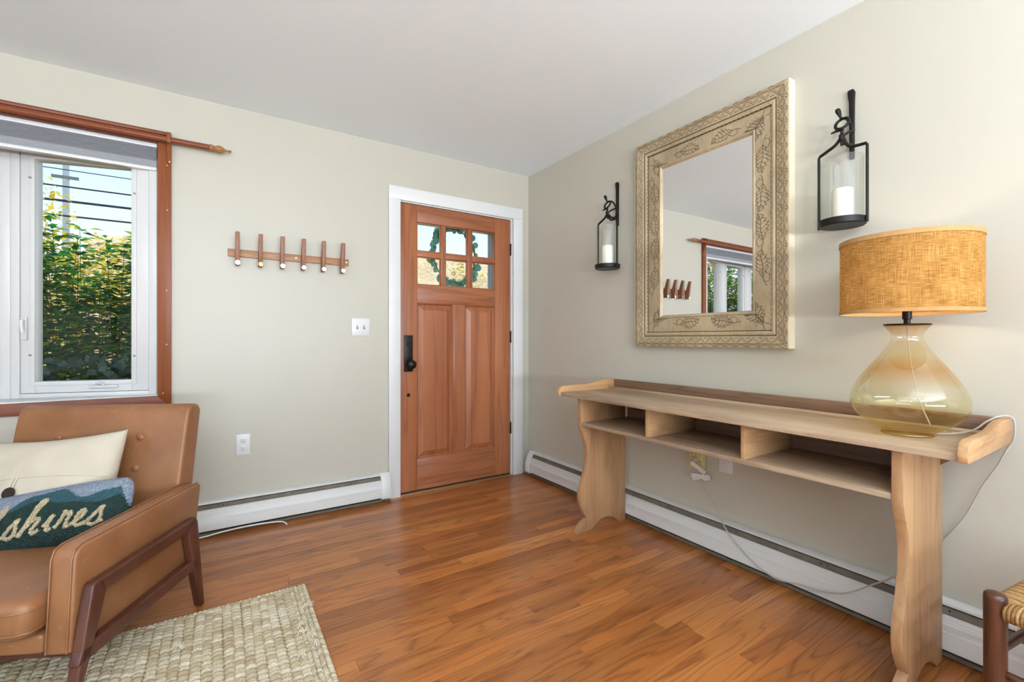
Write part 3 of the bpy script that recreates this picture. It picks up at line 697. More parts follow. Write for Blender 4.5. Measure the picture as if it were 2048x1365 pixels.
for (h0, h1) in ((s_top-.014, s_top+.001), (s_bot-.001, s_bot+.010)):
    MB().lathe([(s_r-.003, h0), (s_r+.0022, h0), (s_r+.0022, h1), (s_r-.003, h1), (s_r-.003, h0)], (LX, LY, TZ), 72, caps=False).build('hem_band', M_hem, sd)
ax, ay = LX+math.cos(R(-58))*s_r, LY+math.sin(R(-58))*s_r
MB().tube([(ax, ay, 1.175), (ax, ay, 1.411)], .0022, 6).build('shade_seam', M_hem, sd)
q = MB(); q.lathe([(.02, s_top-.03), (.02, s_top-.026)], (LX, LY, TZ), 20)
for k in range(3):
    a = R(40+120*k); q.tube([(LX+math.cos(a)*.018, LY+math.sin(a)*.018, TZ+s_top-.028), (LX+math.cos(a)*(s_r-.002), LY+math.sin(a)*(s_r-.002), TZ+s_top-.006)], .0018, 6)
q.build('spider_ring', M_bronze, lp)
for s in (1, -1):
    MB().tube(spline([(LX+s*.016, LY, TZ+.40), (LX+s*.05, LY, TZ+.46), (LX+s*.055, LY, TZ+.52), (LX+s*.03, LY, TZ+.59), (LX, LY, TZ+.612)], 5), .0018, 6).build('harp_wire', M_brass2, lp)
cd_pts = [(LX+.05, LY-.045, .786), (-.19, -2.60, .786), (-.14, -2.649, .80), (-.08, -2.671, .827), (-.05, -2.700, .846), (-.022, -2.718, .832), (-.015, -2.718, .775), (-.015, -2.70, .728), (-.015, -2.682, .679), (-.012, -2.645, .598), (-.012, -2.608, .495), (-.012, -2.556, .396), (-.03, -2.491, .29), (-.078, -2.426, .22), (-.09, -2.363, .165), (-.095, -2.285, .102), (-.09, -2.195, .066), (-.086, -2.117, .056), (-.086, -2.015, .038), (-.083, -1.901, .076), (-.078, -1.787, .163), (-.05, -1.691, .267), (-.04, -1.604, .368), (-.045, -1.59, .43), (-.045, -1.588, .46)]
pc = MB().tube(spline(cd_pts, 6), .0028, 8).build('power_cord', M_cord, lp)
MB().tube(spline([(LX, LY, TZ+.35), (LX+.004, LY-.006, TZ+.25), (LX+.03, LY-.02, TZ+.12), (LX+.05, LY-.045, TZ+.03)], 6), .002, 6).build('inner_cord', M_cord, lp)
MB().box(-.06, -.034, -1.60, -1.576, .448, .472).build('plug', M_cord, pc, bevel=.004)
M_tag = N('printed_tag'); v = M_tag.coord('P'); 
sp_ = M_tag.n('ShaderNodeSeparateXYZ'); M_tag.l(v, sp_.inputs[0])
r1 = M_tag.math('GREATER_THAN', M_tag.math('FRACT', M_tag.math('MULTIPLY', sp_.outputs[2], 150.0)), .55)
r2 = M_tag.math('GREATER_THAN', M_tag.noise(M_tag.sc(v, (1, 420, 60)), 1, 2), .45)
M_tag.bsdf(M_tag.mix(M_tag.math('MULTIPLY', M_tag.math('MULTIPLY', r1, r2), .55), lin((236, 234, 228)), lin((60, 60, 62))), .6); M_tag = M_tag.m
for pts in ([(-1.566, .432), (-1.578, .452), (-1.655, .412), (-1.645, .392)], [(-1.566, .385), (-1.675, .398), (-1.684, .376), (-1.655, .366), (-1.632, .37), (-1.582, .348)]):
    MB().prism(pts, 'x', -.053, -.0515).build('paper_tag', M_tag, pc, smooth=0)
bl = lamp('POINT', 'table_lamp_light', (0, 0, .47), (0, 0, 0), 8.5, (1, .91, .78), shadow_soft_size=.03); bl.parent = lp

# ------------------------------------------------------------------ armchair (local frame: X right, Y back, Z up; origin at the rear foot nearest the door)
ch = thing('armchair', (-2.212, -.808, 0), 'tan leather armchair with dark walnut frame below the window', 'armchair', rz=R(-27.2))
def cb(b, *a, **k): return b.build(*a, local=True, **k)
cb(MB().prism([(-.045, .22), (-.03, .32), (.012, .52), (.068, .765), (.082, .80), (.105, .812), (.145, .806), (.165, .78), (.11, .50), (.06, .22)], 'x', -.735, -.075), 'backrest', M_leather, ch, bevel=.022, seg=4)
for i, (x, z) in enumerate([(x, z) for x in (-.25, -.4, -.56) for z in (.682, .559)]):
    yy = .012+(z-.52)*.056/.245
    cb(MB().lathe([(.0145, -.002), (.0145, .003), (.011, .006), (.001, .0075)], (x, yy, z), 16, 'y', -1), 'button', M_leather, ch)
arm = [(-.583, .2), (-.566, .46), (-.556, .482), (-.535, .491), (.0, .491), (.035, .489), (.047, .478), (.042, .45), (.0, .25), (-.02, .2)]
for m_, xs in ((0, (-.082, -.012)), (1, (-.798, -.728))):
    a_ = cb(MB().prism(arm, 'x', *xs), 'arm_panel', M_leather, ch, bevel=.012, seg=3)
    for xx in (xs[0]+.008, xs[1]-.008):
        cb(MB().tube([(xx, p, q) for p, q in [(-.586, .205), (-.569, .46), (-.558, .4845), (-.535, .4935), (.0, .4935), (.036, .491)]], .0022, 6), 'seam', M_leather, a_)
cb(MB().box(-.728, -.082, -.585, .03, .205, .262), 'seat_deck', M_leather, ch, bevel=.012, seg=3)
cu = MB().box(-.725, -.085, -.63, -.01, .262, .375)
cush = cb(cu, 'seat_cushion', M_leather, ch, bevel=.034, seg=5)
for z in (.346, .288):
    cb(MB().tube(spline([(-.70, -.628, z), (-.64, -.632, z), (-.30, -.632, z), (-.14, -.632, z), (-.10, -.622, z), (-.0845, -.60, z), (-.0845, -.5, z), (-.0845, -.3, z)], 5), .0024, 6), 'piping', M_leather, cush)
def frame_side(x0, x1):
    f = lambda nm, poly: cb(MB().prism(poly, 'x', x0, x1), nm, M_walnut, ch, bevel=.006, seg=3)
    f('leg', [(-.637, .017), (-.608, .017), (-.585, .10), (-.497, .335), (-.505, .372), (-.535, .381), (-.548, .372), (-.60, .14)])
    f('leg', [(-.010, .0), (.012, .0), (-.02, .25), (-.034, .36), (-.045, .376), (-.075, .372), (-.096, .335), (-.065, .2)])
    f('arm_rail', [(-.54, .379), (-.50, .335), (-.09, .335), (-.04, .376)])
    f('stretcher', [(-.582, .213), (-.60, .171), (-.03, .171), (-.04, .213)])
frame_side(-.010, .022); frame_side(-.832, -.80)
for yy in (-.54, -.05): cb(MB().box(-.80, -.01, yy-.015, yy+.015, .178, .206), 'cross_rail', M_walnut, ch, bevel=.004)

# pillows
def pillow_fn(c, U, V, hw, hh, th, pinch=.10, sag=0, rnd=.02):
    U = U.normalized(); Wn = U.cross(V).normalized(); V = Wn.cross(U).normalized()   # Wn points to the viewer side
    def fn(u, v, side=1):
        a, b = 2*u-1, 2*v-1
        x = hw*a*(1-pinch*(1-abs(b)**2)*abs(a)**3); y = hh*b*(1-pinch*1.2*(1-abs(a)**2)*abs(b)**3)
        k_ = 1-rnd*(a*b)**4; x *= k_; y *= k_
        t = th*((1-a**4)*(1-b**4))**.5 if abs(a) < 1 and abs(b) < 1 else 0
        t *= (1-.25*a*a)*(1-.2*b*b)
        wr = (.004*math.sin(9*a+3*b)*math.sin(5*b-2*a)+.0025*math.sin(17*a-6*b)*math.sin(4*a+7*b))*(1-abs(a)**2)*(1-abs(b)**2)
        return c+U*x+V*(y-sag*(1-a*a)*(1 if b > 0 else 0)*b)+Wn*side*(t+wr)
    return fn
CHM = WM[ch]
def loc_v(x, y, z): return CHM @ Vector((x, y, z))
def rot_v(x, y, z): return (CHM.to_3x3() @ Vector((x, y, z)))
def pillow_mesh(fn, nu=60, nv=36):
    b = MB(); b.grid(lambda u, v: fn(u, v, 1), nu, nv); b.grid(lambda u, v: fn(u, v, -1), nu, nv); return b
def weld(o):
    bm = bmesh.new(); bm.from_mesh(o.data); bmesh.ops.remove_doubles(bm, verts=bm.verts, dist=.0004); bmesh.ops.recalc_face_normals(bm, faces=bm.faces); bm.to_mesh(o.data); bm.free()
    for p in o.data.polygons: p.use_smooth = True
M_linen = plain('cream_linen', (204, 193, 174), .85, .2, var=.05, vs=9, bmp=.3, bs=330)
wp = thing('throw_pillow', tuple(loc_v(-.5, -.10, .376)), 'cream linen throw pillow with a dark coconut button loop', 'pillow')
a_ = R(4)
fn = pillow_fn(loc_v(-.515, -.085, .540), rot_v(math.cos(a_), 0, math.sin(a_)), rot_v(-math.sin(a_), .40, math.cos(a_)), .285, .188, .075, .07, .012, .03)
o = pillow_mesh(fn).build('pillow_body', M_linen, wp); weld(o)
flap = [fn(.02+.96*i/40, .50+.045*math.sin(math.pi*i/40), 1) for i in range(41)]
nv_ = (fn(.4, .5, 1)-fn(.4, .5, -1)).normalized()
MB().tube([p+nv_*.0005 for p in flap], .0022, 6).build('flap_edge', M_linen, wp)
bc = fn(.455, .40, 1)+nv_*.004
uu = (fn(.5, .4, 1)-fn(.3, .4, 1)).normalized(); vv = nv_.cross(uu)
q = MB(); rings = [(.0, .007), (.008, .006), (.014, .0075), (.0195, .007), (.021, .003), (.0195, -.001), (.0, -.001)]
n = 24; vs = [bc+uu*(r*math.cos(2*math.pi*k/n))+vv*(r*math.sin(2*math.pi*k/n))+nv_*h for (r, h) in [(max(r, .0005), h) for r, h in rings] for k in range(n)]
q.add(vs, [(i*n+k, i*n+(k+1) % n, (i+1)*n+(k+1) % n, (i+1)*n+k) for i in range(len(rings)-1) for k in range(n)])
q.build('coconut_button', plain('coconut_shell', (46, 34, 28), .5, .4, var=.35, vs=60), wp)
for s in (-1, 1):
    q = MB().tube([fn(.455+.012*s, .56, 1)+nv_*.002, fn(.455+.011*s, .5, 1)+nv_*.004, fn(.455+.008*s, .43, 1)+nv_*.006], .003, 6, True, .6); q.build('button_loop', M_linen, wp)

# hooked wool pillow with script
hp = thing('throw_pillow', tuple(loc_v(-.40, -.22, .376)), 'hooked wool lumbar pillow with green hills and cream script lettering', 'pillow')
a_ = R(9.5)
fn2 = pillow_fn(loc_v(-.395, -.205, .447), rot_v(math.cos(a_), 0, math.sin(a_)), rot_v(-math.sin(a_), .50, math.cos(a_)), .295, .108, .066, .03, .0, .11)
b = pillow_mesh(fn2, 150, 60)
def hook_mat():
    m = N('hooked_wool'); at = m.n('ShaderNodeAttribute'); at.attribute_name = 'wool'
    v = m.coord('P'); vo = m.n('ShaderNodeTexVoronoi'); vo.inputs['Scale'].default_value = 230; m.l(v, vo.inputs['Vector'])
    sh_ = m.ramp(vo.outputs['Color'], [(0, (.72, .72, .72, 1)), (1, (1.2, 1.2, 1.2, 1))])
    m.bsdf(m.mix(1.0, at.outputs['Color'], sh_, 'MULTIPLY'), .95, .1); m.bump(m.math('SUBTRACT', 1.0, vo.outputs['Distance']), .9, .006); return m.m
M_hook = hook_mat()
o = b.build('pillow_body', M_hook, hp, recalc=False)
ca = o.data.color_attributes.new('wool', 'FLOAT_COLOR', 'POINT')
for idx in range(len(o.data.vertices)):
    g = idx % (151*61); u, v = (g % 151)/150, (g // 151)/60
    h_far = .80+.10*math.sin(u*13+.4)+.03*math.sin(u*31); h_near = .66+.07*math.sin(u*11+2.0)+.02*math.sin(u*27)
    if u > .955: h_far -= (u-.955)*9; h_near -= (u-.955)*4
    c = lin((150, 160, 176)) if v > h_far else (lin((62, 96, 104)) if v > h_near else lin((46, 66, 62)))
    ca.data[idx].color = c
weld(o)
# cream script, drawn as raised wool strokes lying on the pillow's face
GL = {'k': [[(.05, 0), (.32, 1.0), (.52, 1.85), (.42, 2.05), (.30, 1.8), (.18, .9), (.05, 0)], [(.2, .55), (.5, .95), (.6, .75), (.32, .5), (.55, .12), (.85, .08)]],
      's': [[(-.1, .05), (.25, .5), (.52, 1.08), (.55, .78), (.66, .42), (.58, .06), (.3, -.05), (.08, .12)], [(.58, .06), (.85, .15)]],
      'h': [[(0, -.05), (.3, .95), (.56, 1.75), (.62, 2.05), (.46, 2.1), (.32, 1.6), (.05, 0)], [(.1, .2), (.35, .75), (.66, .95), (.74, .72), (.62, .2), (.74, 0), (1.0, .18)]],
      'i': [[(.0, .3), (.24, 1.02), (.17, .45), (.22, .04), (.42, .14)]],
      'r': [[(0, .1), (.25, .75), (.30, 1.12), (.38, .88), (.66, .96), (.58, .45), (.62, .05), (.85, .15)]],
      'e': [[(0, .15), (.35, .45), (.5, .8), (.38, 1.0), (.2, .75), (.18, .3), (.36, .02), (.7, .2)]]}
b = MB(); xh = .052
word = [('k', -.135), ('s', -.066), ('h', -.010), ('i', .062), ('r', .098), ('e', .150), ('s', .195)]
q_sub = {}
def on_face(sx, sy):       # metres along and up the face -> point on the bulging face
    u = .5+sx/.60; v = .5+sy/.224
    p = fn2(u, v, 1); p2 = fn2(u, v, -1); n = (p-p2); n = n.normalized() if n.length > 1e-5 else nv_
    return p+n*.001
Hd = MB()
for (chv, xo) in word:
    for st in GL[chv]:
        P = spline([(p[0], p[1], 0) for p in st], 7)
        pts = [on_face(xo-.01+xh*(p.x*1.15+.30*p.y), -.058+xh*p.y*1.0) for p in P]
        rr = [.0062+.0012*math.sin(i*1.7) for i in range(len(pts))]
        Hd.tube(pts, rr, 8, True, 1)
o = Hd.build('script_lettering', M_hook, hp, smooth=60)
ca = o.data.color_attributes.new('wool', 'FLOAT_COLOR', 'POINT')
for d_ in ca.data: d_.color = lin((206, 190, 156))

# ------------------------------------------------------------------ jute rug
rug = thing('jute_rug', (-3.05, -1.8, 0), 'chunky woven natural jute rug under the armchair', 'rug')
M_jute = N('jute'); v = M_jute.coord('P'); g = M_jute.n('ShaderNodeNewGeometry')
c1 = M_jute.ramp(g.outputs['Random Per Island'], [(0, lin((192, 172, 138))), (.5, lin((216, 200, 170))), (1, lin((232, 220, 196)))])
fb = M_jute.noise(M_jute.sc(v, (520, 90, 300)), 1, 3, .6)
M_jute.bsdf(M_jute.mix(M_jute.math('MULTIPLY', M_jute.math('LESS_THAN', fb, .43), .35), c1, lin((150, 126, 94))), .95, .1); M_jute.bump(fb, .9, .004); M_jute = M_jute.m
RX0, RX1, RY0, RY1 = -4.2, -1.822, -2.65, -.897
MB().box(RX0+.004, RX1-.004, RY0+.004, RY1-.004, .0, .010).build('backing', plain('jute_backing', (160, 138, 104), .95, .1), rug, bevel=.002)
def bead(b, x, y, rx, ry, rz, rot=0, z=.011):
    ca_, sa_ = math.cos(rot), math.sin(rot); nu, nv = 8, 3; vs = []
    for j in range(nv):
        ph = j/(nv)*math.pi/2*.98
        for i in range(nu):
            an = 2*math.pi*i/nu; px, py = rx*math.cos(an)*math.cos(ph), ry*math.sin(an)*math.cos(ph)
            vs.append((x+px*ca_-py*sa_, y+px*sa_+py*ca_, z-.004+rz*math.sin(ph)+(0 if j else -.006)))
    vs.append((x, y, z-.004+rz)); fs = [(j*nu+i, j*nu+(i+1) % nu, (j+1)*nu+(i+1) % nu, (j+1)*nu+i) for j in range(nv-1) for i in range(nu)]
    fs += [((nv-1)*nu+i, (nv-1)*nu+(i+1) % nu, nv*nu) for i in range(nu)]
    b.add(vs, fs)
b = MB(); rr = random.Random(3); x = RX1-.075; cw = .0305; k_ = 0
while x > RX0+.02:
    wob = rr.uniform(-.0015, .0015); y = RY1-.016-rr.uniform(0, .012)
    while y > RY0+.01:
        ly = rr.uniform(.019, .026)
        bead(b, x+wob+.002*math.sin(y*9+k_), y, cw*.66, ly*.66, .013+rr.uniform(-.002, .003), rr.uniform(-.25, .05))
        y -= ly
    x -= cw; k_ += 1
tag(b.build('woven_cords', M_jute, rug, smooth=80, recalc=False), kind='stuff')
b = MB(); y = RY1-.008; i = 0
while y > RY0:
    for k in range(4):
        bead(b, RX1-.008-k*.0165, y+rr.uniform(-.002, .002), .0125, .0066, .013, (.65 if k % 2 else -.65)+rr.uniform(-.15, .15))
    y -= .0125
x = RX1-.07
while x > RX0:
    bead(b, x, RY1-.007, .012, .007, .012, rr.uniform(.2, .6)); x -= .0155
tag(b.build('bound_edge', M_jute, rug, smooth=80, recalc=False), kind='stuff')
b = MB()
for (tx, ty) in ((-1.86, -1.30), (-1.872, -1.22), (-1.90, -1.40), (-1.85, -1.36), (-1.835, -1.1), (-2.25, -1.12), (-1.88, -1.27)):
    for j in range(14):
        a = rr.uniform(0, 6.28); L = rr.uniform(.01, .03)
        b.tube(spline([(tx, ty, .02), (tx+L*.5*math.cos(a), ty+L*.5*math.sin(a), .032), (tx+L*math.cos(a+.4), ty+L*math.sin(a+.4), .022)], 3), .0009, 4)
tag(b.build('loose_fibres', plain('pale_fibre', (232, 220, 198), .9, .1), rug, recalc=False), kind='stuff')

# white cable on the floor by the heater
cbm = thing('white_cable', (-2.05, -.085, 0), 'white cable lying on the floor along the heater beside the armchair', 'cable')
MB().tube(spline([(-2.9, -.10, .004), (-2.5, -.095, .004), (-2.237, -.088, .012), (-2.134, -.085, .02), (-2.013, -.084, .026), (-1.886, -.086, .022), (-1.824, -.092, .014), (-1.805, -.122, .005)], 6), .004, 8).build('cable', M_cable, cbm)

# ------------------------------------------------------------------ rush seat stool
st = thing('rush_stool', (-.563, -2.777, 0), 'dark turned wood stool with woven rush seat beside the console table', 'stool', rz=R(-7.2))
SW, SD = .44, .38      # local x (towards wall), -y (towards the camera side)
for (x, y) in ((0, 0), (SW, 0), (0, -SD), (SW, -SD)):
    cb(MB().lathe([(.001, 0), (.0175, 0), (.0195, .02), (.0205, .2), (.021, .40), (.0215, .462), (.0205, .471), (.017, .475), (.008, .476), (.001, .476)], (x, y, 0), 20), 'leg', M_stoolw, st)
for z, r in ((.33, .0105), (.155, .0115)):
    for y in (0, -SD): cb(MB().tube([(0, y, z), (SW*.5, y, z), (SW, y, z)], [r*.8, r*1.1, r*.8], 12), 'rung', M_stoolw, st)
for z, r in ((.29, .0105), (.12, .0115)):
    for x in (0, SW): cb(MB().tube([(x, 0, z), (x, -SD*.5, z), (x, -SD, z)], [r*.8, r*1.1, r*.8], 12), 'rung', M_stoolw, st)
M_rush = N('rush_cord'); v = M_rush.coord('P'); g = M_rush.n('ShaderNodeNewGeometry')
cc = M_rush.ramp(g.outputs['Random Per Island'], [(0, lin((132, 96, 56))), (.5, lin((164, 124, 78))), (1, lin((190, 152, 104)))])
fb = M_rush.noise(M_rush.sc(v, (160, 160, 160)), 1, 4); M_rush.bsdf(M_rush.mix(M_rush.math('MULTIPLY', M_rush.math('LESS_THAN', fb, .42), .5), cc, lin((110, 78, 46))), .8, .2); M_rush.bump(fb, .6, .003); M_rush = M_rush.m
b = MB(); cd = .0072
def strand(pts): b.tube(pts, cd*.58, 6, False)
zt, zr, rr_ = .452, .437, .017
cx, cy = SW/2, -SD/2
nx = int((SW-.04)/cd); ny = int((SD-.04)/cd)
for i in range(nx+1):
    x = .02+(SW-.04)*i/nx; reach = min(x, SW-x, SD/2)
    for sg, ye in ((1, 0.0), (-1, -SD)):
        pts = []
        for j in range(7):
            an = math.pi*(-.5+j/6)       # wrap over the rail from below
            pts.append((x, ye+sg*rr_*math.cos(an), zr+rr_*math.sin(an)))
        pts += [(x, ye-sg*reach*.5, zt+.003), (x, ye-sg*reach, zt-.002)]
        strand(pts)
for i in range(ny+1):
    y = -(.02+(SD-.04)*i/ny); reach = min(-y, SD+y, SW/2)
    for sg, xe in ((-1, 0.0), (1, SW)):
        pts = []
        for j in range(7):
            an = math.pi*(-.5+j/6); pts.append((xe+sg*rr_*math.cos(an), y, zr+rr_*math.sin(an)))
        pts += [(xe-sg*reach*.5, y, zt+.003), (xe-sg*reach, y, zt-.002)]
        strand(pts)
tag(cb(b, 'rush_seat', M_rush, st, smooth=80, recalc=False), kind='stuff')

# ------------------------------------------------------------------ bowl pendants added behind the camera, unseen, to brighten the ceiling
def added_fill_pendant(x, y, label):
    t = thing('fill_pendant', (x, y, H), label, 'added fill light', 'added fill pendants')
    MB().lathe([(.001, 0), (.055, 0), (.055, -.012), (.03, -.02), (.001, -.021)], (x, y, H), 28).build('canopy', M_bronze, t)
    MB().tube([(x, y, H-.02), (x, y, H-.50)], .006, 8).build('stem', M_bronze, t)
    MB().lathe([(.001, -.53), (.06, -.528), (.13, -.505), (.18, -.465), (.2, -.43), (.197, -.43), (.176, -.462), (.127, -.50), (.06, -.522), (.001, -.524)], (x, y, H), 40).build('bowl_shade', plain('opal_bowl', (244, 240, 232), .4) if 'opal_bowl' not in bpy.data.materials else bpy.data.materials['opal_bowl'], t)
    MB().lathe([(.001, -.50), (.02, -.495), (.028, -.47), (.02, -.45), (.001, -.443)], (x, y, H), 16).build('bulb', b_m.m, t)
    l = lamp('POINT', 'fill_pendant_glow', (0, 0, -.40), (0, 0, 0), 90, (.92, .98, 1.03), shadow_soft_size=.08); l.parent = t
added_fill_pendant(-2.1, -4.1, 'added opal bowl fill light nearer the console table wall')
added_fill_pendant(-4.0, -4.1, 'added opal bowl fill light nearer the west windows')

# ------------------------------------------------------------------ outdoors
GZ = -.45
M_lawn = plain('dry_lawn', (150, 148, 84), .95, .1, var=.4, vs=3)
tag(MB().box(-40, 40, .16, 60, GZ-.1, GZ).build('ground', M_lawn, smooth=0), kind='structure')
bk = MB(); rr = random.Random(5)
bk.grid(lambda u, v: (-6+u*26, 8.5+v*12, GZ+6.0*(v**.8)+.25*math.sin(u*17+v*5)+.18*math.sin(u*41+v*23)), 60, 20)
tag(bk.build('leafy_bank', plain('leaf_litter', (226, 196, 150), .95, .1, var=.25, vs=5), recalc=False), kind='structure')
def leaf_verts(p, d, up, L, W):
    d = d.normalized(); s = d.cross(up); s = s.normalized() if s.length > 1e-4 else Vector((1, 0, 0)); n = s.cross(d)
    return [p, p+d*L*.4+s*W*.5+n*L*.05, p+d*L*.4-s*W*.5+n*L*.05, p+d*L*.42-n*L*.03, p+d*L+n*-L*.10], [(0, 1, 3), (0, 3, 2), (1, 4, 3), (3, 4, 2)]
def rv(r, a=1): return Vector((r.uniform(-a, a), r.uniform(-a, a), r.uniform(-a, a)))
M_lg = leaf_mat('shrub_leaf', [(24, 84, 30), (44, 120, 42), (78, 152, 48), (160, 184, 56)], .55)
M_ly = leaf_mat('autumn_leaf', [(206, 170, 40), (236, 206, 70), (196, 190, 70), (244, 226, 120)], .5)
M_lo = leaf_mat('mixed_autumn_leaf', [(196, 140, 50), (226, 190, 80), (140, 160, 70), (90, 130, 60)], .5)
M_ivy = leaf_mat('ivy_leaf', [(44, 66, 56), (70, 92, 82), (96, 116, 104)], .2)
M_stem = plain('shrub_stem', (104, 84, 50), .8, .2)
def shrub(x, y, h, seed, label):
    r = random.Random(seed); t = thing('tall_shrub', (x, y, GZ), label, 'shrub', 'shrubs outside the bow window')
    sb = MB(); lb = MB()
    for i in range(26):
        bx, by = x+r.uniform(-.34, .34), y+r.uniform(-.22, .22); hh = h*r.uniform(.72, 1.05)
        tip = Vector((bx+r.uniform(-.12, .12), by+r.uniform(-.12, .12), GZ+hh))
        pts = spline([(bx, by, GZ), (bx+r.uniform(-.05, .05), by+r.uniform(-.05, .05), GZ+hh*.5), tuple(tip)], 6)
        sb.tube(pts, [.006*(1-.75*k/(len(pts)-1)) for k in range(len(pts))], 5)
        nl = int(hh*175)
        for k in range(nl):
            f = (k+r.random())/nl; q = f*(len(pts)-1); i0 = min(int(q), len(pts)-2); p = pts[i0].lerp(pts[i0+1], q-i0)
            if f > .8 and r.random() < .45: continue
            a = r.uniform(0, 6.283); d = Vector((math.cos(a), math.sin(a), r.uniform(-.4, .5)))
            off = r.uniform(.0, .14)*(1-f*.6)
            lb.add(*leaf_verts(p+d*off, d, Vector((r.uniform(-.3, .3), r.uniform(-.3, .3), 1)), r.uniform(.06, .10), r.uniform(.03, .052)))
    sb.build('stems', M_stem, t, recalc=False)['kind'] = 'stuff'
    lb.build('foliage', M_lg, t, smooth=0, recalc=False)['kind'] = 'stuff'
for i, (x, y, h, lb_) in enumerate([(-2.35, 1.35, 2.25, 'tall leafy shrub outside the bow window, end of the row nearest the door'), (-2.9, 1.25, 2.35, 'tall leafy shrub filling the right pane of the bow window'), (-3.45, 1.35, 2.4, 'tall leafy shrub outside the bow window, third from the door'), (-4.05, 1.3, 2.5, 'tall leafy shrub outside the bow window, fourth from the door'), (-4.7, 1.3, 2.6, 'tall leafy shrub outside the bow window, fifth from the door'), (-5.4, 1.2, 2.7, 'tall leafy shrub outside the bow window, farthest from the door')]):
    shrub(x, y, h, 40+i, lb_)
iv = thing('ivy_patch', (-3.1, 1.0, GZ), 'grey green ivy below the shrubs outside the bow window', 'ivy'); r = random.Random(9); b = MB()
for k in range(1500):
    p = Vector((r.uniform(-4.6, -2.1), r.uniform(.85, 1.1), GZ+1.42*r.random()**.6))
    a = r.uniform(0, 6.283); b.add(*leaf_verts(p, Vector((math.cos(a), -.6, r.uniform(-.6, .2))), Vector((0, -1, .6)), r.uniform(.05, .08), r.uniform(.05, .075)))
tag(b.build('ivy_leaves', M_ivy, iv, smooth=0, recalc=False), kind='stuff')
def tree(name, x, y, h, rad, mat_, seed, label, z0=.5, nl=7000, size=.11):
    r = random.Random(seed); t = thing(name, (x, y, GZ), label, 'tree', 'trees beyond the shrubs')
    MB().tube(spline([(x, y, GZ), (x+.1, y, GZ+h*.4), (x-.05, y+.1, GZ+h*.85)], 5), [.12*(1-.08*k) for k in range(11)], 8).build('trunk', M_stem, t)
    b = MB(); cl = [Vector((x, y, GZ+z0+(h-z0)*r.random()))+Vector((r.uniform(-rad, rad), r.uniform(-rad, rad), 0))*.7 for _ in range(16)]
    for k in range(nl):
        c = r.choice(cl); d = rv(r); d.normalize(); p = c+d*rad*.55*r.random()**.4
        b.add(*leaf_verts(p, rv(r)+Vector((0, 0, -.2)), Vector((r.uniform(-.6, .6), r.uniform(-.6, .6), 1)), r.uniform(.6, 1.1)*size, r.uniform(.4, .7)*size))
    tag(b.build('crown', mat_, t, smooth=0, recalc=False), kind='stuff')
tree('yellow_tree', -4.0, 6.2, 3.0, 1.3, M_ly, 1, 'sunlit yellow tree behind the shrubs in the right pane', .2)
tree('yellow_tree', -5.6, 6.6, 3.4, 1.4, M_ly, 2, 'sunlit yellow tree left of the nearest yellow tree', .2)
tree('yellow_tree', -2.6, 7.0, 2.9, 1.2, M_ly, 3, 'sunlit yellow tree nearest the front door', .2)
tree('green_tree', -7.2, 10.5, 5.6, 1.3, M_lg, 4, 'green tree rising at the left edge of the right pane', 1.0, 2600)
tree('autumn_tree', -7.6, 4.2, 4.2, 1.5, M_lo, 5, 'mixed autumn tree seen in the mirror', .1, 5200, .13)
tree('autumn_tree', -9.6, 5.6, 4.8, 1.8, M_lo, 6, 'mixed autumn tree furthest left of the house', .1, 5200, .15)
tree('autumn_tree', 6.6, 13.5, 4.4, 1.3, M_lo, 8, 'thin leafed autumn tree seen through the door panes', 2.0, 700, .14)
# utility pole and wires
up = thing('utility_pole', (-7.94, 25, GZ), 'pale utility pole rising behind the shrubs', 'utility pole')
MB().tube([(-7.94, 25, GZ), (-7.94, 25, 10.6)], [.15, .115], 12).build('pole', plain('weathered_pole', (206, 209, 214), .8, .2), up)
MB().box(-8.4, -7.5, 24.86, 24.96, 8.3, 8.42).build('cross_arm', plain('pole_arm', (140, 140, 140), .8, .2), up)
up2 = thing('utility_pole', (-.6, 8, GZ), 'brown utility pole where the four overhead wires end', 'utility pole')
MB().tube([(-.6, 8.1, GZ), (-.6, 8.1, 5.2)], [.14, .11], 12).build('pole', plain('brown_pole', (118, 100, 82), .85, .2), up2)
MB().box(-.66, -.54, 7.95, 8.25, 3.1, 4.4).build('wire_bracket', bpy.data.materials['pole_arm'], up2)
M_wire = plain('black_wire', (52, 62, 74), .6, .3)
for i, (z, rr_w) in enumerate(((4.10, .008), (3.80, .014), (3.545, .022), (3.28, .017))):
    w_ = thing('overhead_wire', (-4, 8, z), ['thin topmost overhead wire against the sky', 'second overhead wire from the top', 'thick third overhead wire from the top', 'lowest overhead wire just above the shrubs'][i], 'wire', 'overhead wires')
    MB().tube(spline([(-22, 8, z+.5), (-9, 8, z+.06), (-4, 8, z), (-.6, 8, z+.06)], 10), rr_w, 6).build('cable', M_wire, w_)
tag(MB().box(-5.6, .4, .14, .80, 2.46, 2.62).build('sun_block_eaves', plain('sun_block_white', (226, 226, 224), .6), smooth=0), kind='structure')   # unseen eaves added to keep direct sun out of the bow window
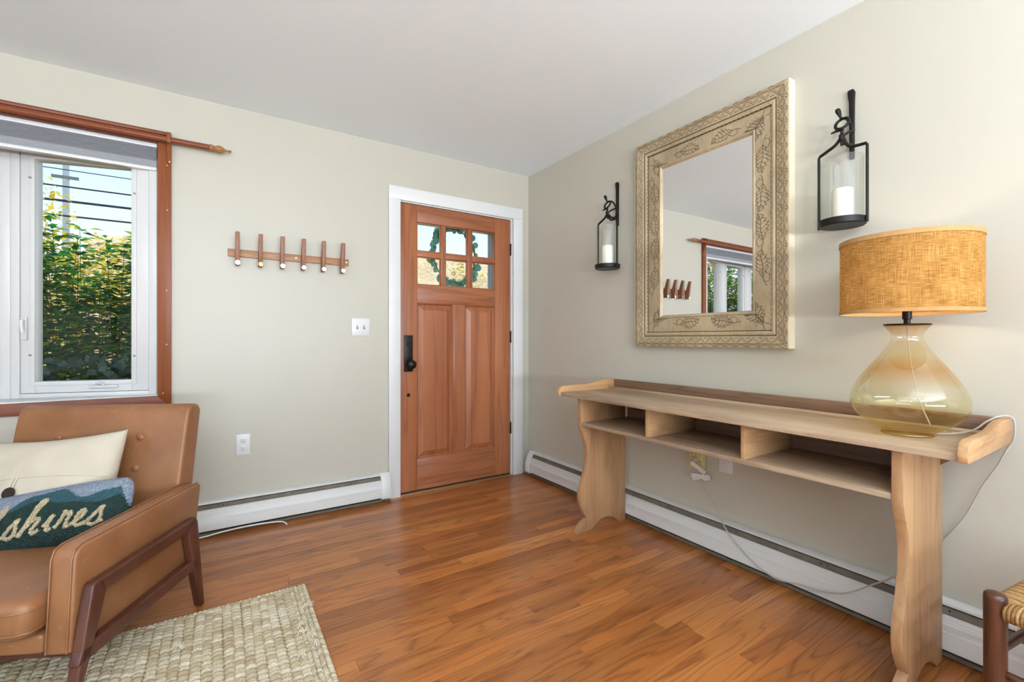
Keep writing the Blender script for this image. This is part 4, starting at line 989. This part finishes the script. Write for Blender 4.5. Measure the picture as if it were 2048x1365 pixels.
# porch outside the door
po = tag(thing('trim_2', (-.3, 1.0, GZ)), kind='structure')
M_porch = plain('porch_grey', (172, 178, 184), .6, .3)
MB().box(-1.7, .9, .95, 1.1, 2.19, 2.42).build('porch_beam', M_porch, po, bevel=.004)
MB().box(-1.7, .9, .14, 1.3, 2.42, 2.5).build('porch_roof', M_porch, po)
MB().box(.235, .36, .97, 1.09, GZ, 2.19).build('porch_post', M_porch, po, bevel=.004)
MB().box(-1.6, .4, .15, 1.15, GZ, -.04).build('porch_step', plain('concrete', (170, 166, 158), .9, .2), po, bevel=.01)
# wreath on the outer face of the door
wr_ = thing('wreath', (-.63, .085, 1.72), 'eucalyptus wreath hanging outside the front door glass', 'wreath')
wc_ = Vector((-.625, .085, 1.722)); r = random.Random(21)
MB().tube([(wc_.x+.172*math.cos(a), wc_.y, wc_.z+.198*math.sin(a)) for a in [2*math.pi*i/40 for i in range(41)]], .0045, 6).build('vine_ring', M_stem, wr_)
M_euc = N('eucalyptus_leaf'); oi = M_euc.n('ShaderNodeObjectInfo')
cc = M_euc.ramp(oi.outputs['Random'], [(0, lin((90, 142, 134))), (.6, lin((136, 190, 178))), (1, lin((160, 188, 128)))])
d_ = M_euc.n('ShaderNodeBsdfDiffuse'); t_ = M_euc.n('ShaderNodeBsdfTranslucent'); M_euc.l(cc, d_.inputs[0]); M_euc.l(cc, t_.inputs[0]); mx = M_euc.n('ShaderNodeMixShader'); mx.inputs[0].default_value = .6
M_euc.l(d_.outputs[0], mx.inputs[1]); M_euc.l(t_.outputs[0], mx.inputs[2]); M_euc.l(mx.outputs[0], M_euc.out.inputs[0]); M_euc = M_euc.m
lf = MB(); n = 10
ring = [(0.024*math.cos(2*math.pi*k/n)*(.92), 0.003*math.cos(4*math.pi*k/n), .024*math.sin(2*math.pi*k/n)+.024) for k in range(n)]
lf.add([(0, .004, .024)]+ring, [(0, 1+k, 1+(k+1) % n) for k in range(n)])
first = None
for k in range(86):
    a = 2*math.pi*(k+r.random()*.8)/86
    if r.random() < (.25 if .5 < math.cos(a) else 0): continue
    if first is None: first = lf.build('leaf', M_euc, wr_, local=True, recalc=False); o = first
    else: o = dup(first, wr_)
    o.location = (.172*math.cos(a)+.005, r.uniform(-.012, .02), .198*math.sin(a)+.002)
    o.rotation_euler = (r.uniform(-.5, .5), -a+math.pi/2+r.uniform(-1.5, 1.5)*(1 if r.random() < .8 else 2), r.uniform(-.6, .6))
    s = r.uniform(.8, 1.45); o.scale = (s, s, s)
